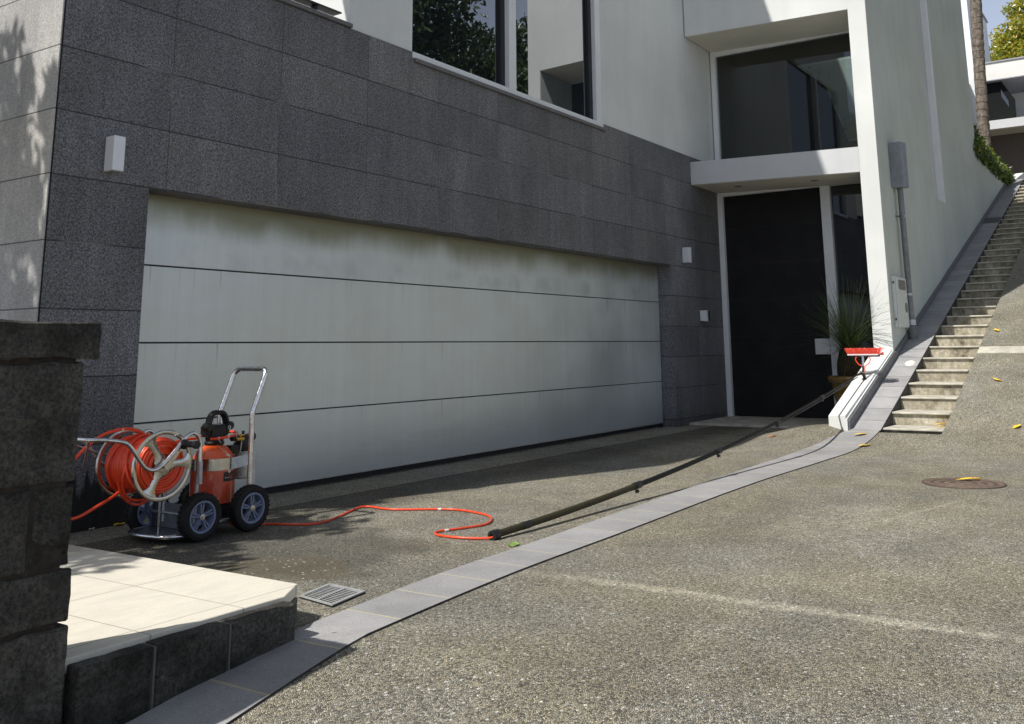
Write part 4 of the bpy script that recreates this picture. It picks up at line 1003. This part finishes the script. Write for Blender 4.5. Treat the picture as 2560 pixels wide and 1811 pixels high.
# ------------------------------------------------------------------ pot and grass tree
pc = (9.72, -2.30)
pot = MB().lathe((*pc, .03), 'z', [(0, 0), (.16, 0), (.175, .02), (.20, .12), (.25, .28), (.29, .43), (.305, .535), (.30, .565), (.325, .58), (.352, .60), (.366, .632), (.362, .66), (.345, .676), (.325, .672), (.31, .63), (0, .63)], 48).build('plant_pot', M['pot'], smooth=40)
tag(at_base(pot, (*pc, .03)), 'large glazed ochre pot with thick rolled rim behind the low white wall', 'plant pot')
gtz = thing('grass_tree', (*pc, .66), 'spiky potted grass tree with thin arching green blades before the black door', 'plant')
b = MB().lathe((*pc, 0), 'z', [(0, .66), (.30, .665), (.31, .661), (.2, .67), (0, .672)], 30); b.build('soil', M['soil'], gtz)
b = MB().lathe((pc[0], pc[1], .66), 'z', [(.20, 0), (.215, .10), (.205, .24), (.19, .36), (.16, .42), (0, .45)], 28)
b.v = [(x+random.uniform(-.012, .012), y+random.uniform(-.012, .012), z) for x, y, z in b.v]; b.build('trunk', M['fibre'], gtz, smooth=50)
b = MB(); top = Vector((pc[0]-.02, pc[1]+.03, 1.10))
for i in range(620):
    az = random.uniform(0, 2*math.pi); u_ = random.random()
    el = R(86-74*u_**.75) if random.random() < .82 else R(random.uniform(-35, 12))
    Lg = random.uniform(.80, 1.32) if el > R(15) else random.uniform(.30, .62)
    d = Vector((math.cos(az)*math.cos(el), math.sin(az)*math.cos(el), math.sin(el)))
    side = d.cross(Vector((0, 0, 1))).normalized(); sw = random.uniform(.10, .34)*Lg
    p0 = top+Vector((random.uniform(-.09, .09), random.uniform(-.09, .09), random.uniform(-.10, .05)))
    prev = None; vs = []; N = 6
    for k in range(N+1):
        t = k/N; p = p0+d*(Lg*t)-Vector((0, 0, sw*t*t)); wd = .0042*(1-t*.72)
        vs += [p-side*wd, p+side*wd]
    b.add(vs, [(2*k, 2*k+1, 2*k+3, 2*k+2) for k in range(N)])
b.build('blades', M['blade'], gtz, fix=False)

# ------------------------------------------------------------------ fallen leaves
def leaf(name, x, y, z, L, wd, rot, mat, label, tilt=.0, grp='fallen leaves on the pavement'):
    b = MB(); vs = []; n = 6; ca, sa = math.cos(rot), math.sin(rot)
    for i in range(n+1):
        t = i/n; w_ = wd*math.sin(math.pi*min(.98, max(.03, t)))**.8; c = .005*math.sin(t*math.pi*1.6+rot)+.003
        for s_ in (-1, 0, 1):
            lx = L*(t-.5); ly = s_*w_; lz = c+abs(s_)*.010*(.3+t*t)+lx*tilt
            vs.append((lx*ca-ly*sa, lx*sa+ly*ca, lz))
    fs = [(i*3+j, i*3+j+1, i*3+j+4, i*3+j+3) for i in range(n) for j in range(2)]
    b.add(vs, fs); o = b.build(name, mat, fix=False, smooth=60); o.location = (x, y, z); return tag(o, label, 'leaf', grp)
leaf('fallen_leaf', 6.93, -3.10, zg(6.93, -3.1)+.018, .16, .030, -.9, M['fallen'], 'curled yellow leaf lying on the grey border at foot of the low wall')
leaf('fallen_leaf', 6.53, -3.243, zg(6.53, -3.243)+.012, .15, .028, -.7, M['fallen'], 'yellow leaf at the outer edge of the grey border')
leaf('fallen_leaf', 7.67, -3.82, zp(7.67)-.11, .15, .026, -.8, M['fallen'], 'yellow leaf on the right end of the second stair tread', 0)
leaf('fallen_leaf', 7.42, -3.87, zp(7.42)-.04, .10, .024, -.9, M['fallen'], 'small yellow leaf on the lowest stair tread')
leaf('fallen_leaf', 10.79, -4.083, zg(10.79, -4.083)+.01, .11, .04, .6, M['fallen'], 'yellow leaf on the sunny slope beyond the pale paving band', .3)
leaf('fallen_leaf', 8.79, -4.315, zg(8.79, -4.315)+.01, .12, .036, 1.2, M['fallen'], 'yellow leaf on the driveway slope below the pale paving band', .3)
leaf('fallen_leaf', 7.35, -4.665, zg(7.35, -4.665)+.01, .12, .034, -.6, M['fallen'], 'yellow leaf near the right edge of the picture on the driveway', .25)
leaf('fallen_leaf', 4.62, -4.61, .013, .21, .032, -.95, M['fallen'], 'long yellow leaf lying across the rusty manhole cover')
leaf('fallen_leaf', 6.94, -2.07, zg(6.94, -2.07)+.004, .15, .018, -.6, M['orange_bit'], 'dull brown leaf in the shade before the door step')
leaf('fallen_leaf', .52, -2.79, .006, .13, .035, .5, M['fallen_green'], 'green leaf beside the pole end at edge of the border')
leaf('fallen_leaf', 8.27, -3.31, .40, .12, .022, 1.5, M['orange_bit'], 'orange leaf stuck in the left corner of a lower stair', .8)
leaf('fallen_leaf', -.22, -.03, .004, .09, .025, .1, M['fallen'], 'small pale yellow leaf at the foot of dark pier behind the cart')
leaf('fallen_leaf', -.42, -.03, .004, .05, .018, .4, M['white_cap'], 'tiny cream leaf at the foot of dark pier behind the cart')

# ------------------------------------------------------------------ planter, palm, shrubs
pw = thing('planter_wall', (21.5, -2.8, 5), 'pale rendered planter wall continuing the wing wall uphill', 'planter')
MB().box(18.762, 24.3, -2.914, -2.70, 1.5, 5.37).build('wall', M['plaster_wing'], pw)
b = MB(); b.hexa([(24.31, -2.914, 4.9), (25.4, -3.15, 5.2), (25.4, -2.95, 5.2), (24.31, -2.7, 4.9)], [(24.31, -2.914, 5.44), (25.4, -3.15, 5.86), (25.4, -2.95, 5.86), (24.31, -2.7, 5.44)]); b.build('end_wall', M['plaster'], pw)
MB().box(18.762, 24.3, -2.698, .3, 4.8, 5.30).build('soil', M['soil'], pw)

def leaves(mbld, centers, radii, n, size, seed, aspect=.45, up=.3):
    rr = np.random.default_rng(seed); vs = []; fs = []
    for i in range(n):
        k = rr.integers(len(centers)); c = np.array(centers[k]); r = np.array(radii[k])
        d = rr.normal(size=3); d /= np.linalg.norm(d); p = c+d*r*rr.random()**.45
        a = rr.normal(size=3); a[2] += up; a /= np.linalg.norm(a); b_ = np.cross(a, rr.normal(size=3)); b_ /= np.linalg.norm(b_)+1e-9
        s_ = size*rr.uniform(.6, 1.3); o = len(vs); nn = np.cross(a, b_)
        vs += [tuple(p-a*s_*.5), tuple(p+b_*s_*aspect*.5+nn*s_*.08), tuple(p+a*s_*.5), tuple(p-b_*s_*aspect*.5+nn*s_*.08)]
        fs += [(o, o+1, o+2), (o, o+2, o+3)]
    mbld.add(vs, fs)
def clumps(center, rad, k, seed, cr=.34):
    rr = np.random.default_rng(seed); C_ = []; Rd = []
    for i in range(k):
        d = rr.normal(size=3); d /= np.linalg.norm(d); q = rr.random()**.4
        C_.append(np.array(center)+d*np.array(rad)*q*.82); Rd.append(np.array([1, 1, .8])*min(rad)*cr*rr.uniform(.6, 1.25))
    return C_, Rd
def tree(name, base, h, center, rad, k, n, size, mat, seed, label, cat='tree', group=None, tr=.16, cr=.34, limbs=7, extra=None):
    t = thing(name, base, label, cat, group); b = MB(); B0 = Vector(base); Cn = Vector(center); rr = random.Random(seed)
    bend = [B0, B0+(Cn-B0)*.35+Vector((rr.uniform(-.2, .2), rr.uniform(-.2, .2), 0)), B0+(Cn-B0)*.75, Cn]
    b.tube(smooth_path(bend, 5), [tr*(1-.7*i/15) for i in range(16)], 10)
    C_, Rd = clumps(center, rad, k, seed, cr)
    for i in range(limbs):
        s_ = B0+(Cn-B0)*rr.uniform(.5, .95); e = Vector(C_[i % k]); b.tube(smooth_path([s_, (s_+e)/2+Vector((0, 0, .15)), e], 5), [tr*.4*(1-.75*j/10) for j in range(11)], 7)
    b.build('trunk', M['bark'], t, smooth=50)
    b = MB(); 
    if extra: C_ = C_+[np.array(e[:3]) for e in extra]*6; Rd = Rd+[np.array(e[3:]) for e in extra]*6
    leaves(b, C_, Rd, n, size, seed+1); b.build('crown', mat, t, fix=False); return t
PL = ['dark leafy shrub spilling over the planter next to the palm trunk', 'second shrub from the wing wall, overhanging the planter', 'bushy shrub in the middle of the uphill planter', 'bright tipped shrub two from the low end of the planter', 'small shrub at the far low end of the uphill planter']
for i, x in enumerate((19.1, 20.3, 21.5, 22.7, 23.7)):
    t = thing('planter_shrub', (x, -2.75, 5.3), PL[i], 'shrub', 'shrubs along the uphill planter')
    b = MB(); hh = .62-.05*i
    leaves(b, [(x, -2.85, 5.55), (x+.3, -2.92, 5.40), (x-.3, -2.92, 5.42), (x, -2.75, 5.3+hh)], [(.6, .22, .32), (.5, .17, .2), (.5, .17, .2), (.45, .2, .22)], 950, .17, 50+i, .28)
    for k in range(46):
        a = random.uniform(0, 6.28); d = Vector((math.cos(a)*.8, math.sin(a)*.8-.2, random.uniform(.3, 1.3))).normalized(); p = Vector((x+random.uniform(-.5, .5), -2.8, 5.4)); L_ = random.uniform(.3, .6); sd_ = d.cross(Vector((0, 0, 1))).normalized()
        vs = []
        for j in range(5):
            t_ = j/4; q = p+d*L_*t_-Vector((0, 0, .28*t_*t_*L_)); w_ = .022*(1-t_*.9); vs += [q-sd_*w_, q+sd_*w_]
        b.add(vs, [(2*j, 2*j+1, 2*j+3, 2*j+2) for j in range(4)])
    b.build('foliage', M['leafC'], t, fix=False)
pm = thing('palm_tree', (22, -2.66, 5.3), 'tall ringed palm trunk rising from the uphill planter', 'palm tree')
pp = [(22, -2.655, 5.2), (22, -2.69, 6.4), (22, -2.74, 8.2), (22, -2.82, 10.0), (22, -2.95, 12.5), (22, -3.05, 14.2)]
P_ = smooth_path(pp, 24); rad_ = [.145+.006*math.sin(i*1.9)+.004*math.sin(i*4.1) for i in range(len(P_))]
MB().tube(P_, rad_, 18).build('trunk', M['palm'], pm, smooth=60)
b = MB()
for k in range(16):
    az = k*2*math.pi/16+random.uniform(-.15, .15); rise = random.uniform(.2, 1.0); c0 = Vector(pp[-1]); L_ = 2.4; rib = []
    for j in range(11):
        t_ = j/10; rib.append(c0+Vector((math.cos(az)*L_*t_, math.sin(az)*L_*t_, rise*1.6*t_-2.2*t_*t_)))
    for j in range(1, 11):
        tg = (rib[j]-rib[j-1]).normalized(); sd_ = tg.cross(Vector((0, 0, 1))).normalized()
        for s_ in (-1, 1):
            for q_ in (0, .5):
                p = rib[j-1].lerp(rib[j], q_); e = p+(sd_*s_*.75+tg*.35+Vector((0, 0, -.28)))*.62*(1-.5*abs(j/10-.45)); w_ = tg*.022
                b.add([p-w_, p+w_, e], [(0, 1, 2)])
b.build('fronds', M['leafC'], pm, fix=False)

# ------------------------------------------------------------------ neighbour's house up the hill
nb = thing('neighbour_house', (31, -2, 5.36), 'white flat roofed house with brown garage door at the top of hill', 'house')
MB().box(30.0, 30.1, -9, -1.2, 5.3, 7.93).build('garage_door', M['brown_door'], nb)
MB().box(28.95, 36, -9, -1.55, 7.95, 8.235).build('lower_roof', M['canopy'], nb)
MB().box(28.98, 29.99, -8.9, -1.6, 7.925, 7.948).build('soffit', M['neigh_soffit'], nb)
MB().box(29.0, 36, -9, -1.80, 9.60, 10.165).build('upper_roof', M['neigh_band'], nb)
MB().box(28.96, 36, -9, -1.78, 10.167, 10.215).build('roof_flashing', M['flash'], nb)
MB().box(28.97, 36, -9, -1.79, 9.565, 9.598).build('roof_trim', M['flash'], nb)
MB().extr([(-1.5, 8.236), (-2.71, 8.236), (-2.73, 8.93), (-2.40, 9.56), (-1.5, 9.56)], 'x', 29.25, 29.4).build('dark_wall', M['charcoal'], nb)
MB().extr([(-2.36, 9.30), (-2.36, 9.05), (-2.55, 8.66), (-2.55, 8.88)], 'x', 29.235, 29.249).build('slot_window', M['neigh_glass'], nb)
MB().box(31.2, 31.4, -9, -1.5, 8.236, 9.56).build('terrace_wall', M['neigh'], nb)
MB().box(29.0, 33.4, -1.643, 6, 5.2, 12.93).build('tower', M['neigh'], nb)
MB().box(28.95, 33.45, -1.69, 6, 12.932, 13.0).build('tower_flashing', M['flash'], nb)
MB().box(24.2, 28.9, -1.45, 5, 5.2, 9.7).build('link_block', M['neigh'], nb)
MB().box(30.5, 36, 6.01, 12, 5.2, 10).build('rear_block', M['neigh'], nb)
tree('hedge_tree', (41, -2.8, 5.36), 9, (41, -2.75, 13.6), (2.4, 2.3, 2.85), 85, 26000, .19, M['leafB'], 11, 'round yellow green tree showing above the white roof at top right', tr=.2, cr=.30)

# trees on the far side of the driveway (seen in the upper window) and left of the house
tree('street_tree', (14.5, -11.5, zg(14.5, -11.5)), 12, (14.3, -11.2, 9.3), (4.4, 3.3, 5.3), 95, 17000, .27, M['leafA'], 21, 'large dark tree across the driveway mirrored in the upper window left pane', group='trees across the driveway', tr=.26, cr=.28)
tree('street_tree', (19.8, -11.6, zg(19.8, -11.6)), 11, (20.0, -11.4, 8.6), (3.0, 2.8, 4.4), 85, 14000, .27, M['leafA'], 23, 'lighter tree across the driveway mirrored beside the window mullion', group='trees across the driveway', tr=.22, cr=.28)
tree('garden_tree', (-4.7, 2.2, 0), 7, (-4.2, 1.85, 4.75), (1.2, 2.4, 2.9), 90, 15000, .19, M['leafA'], 31, 'leafy garden tree left of the house shading the cart and side wall', tr=.12, cr=.27, extra=[(-4.2, -.45, 3.55, .75, .75, .7), (-4.2, 1.35, 5.5, .7, .65, 1.1), (-4.2, 1.0, 4.6, .8, .9, .8)])
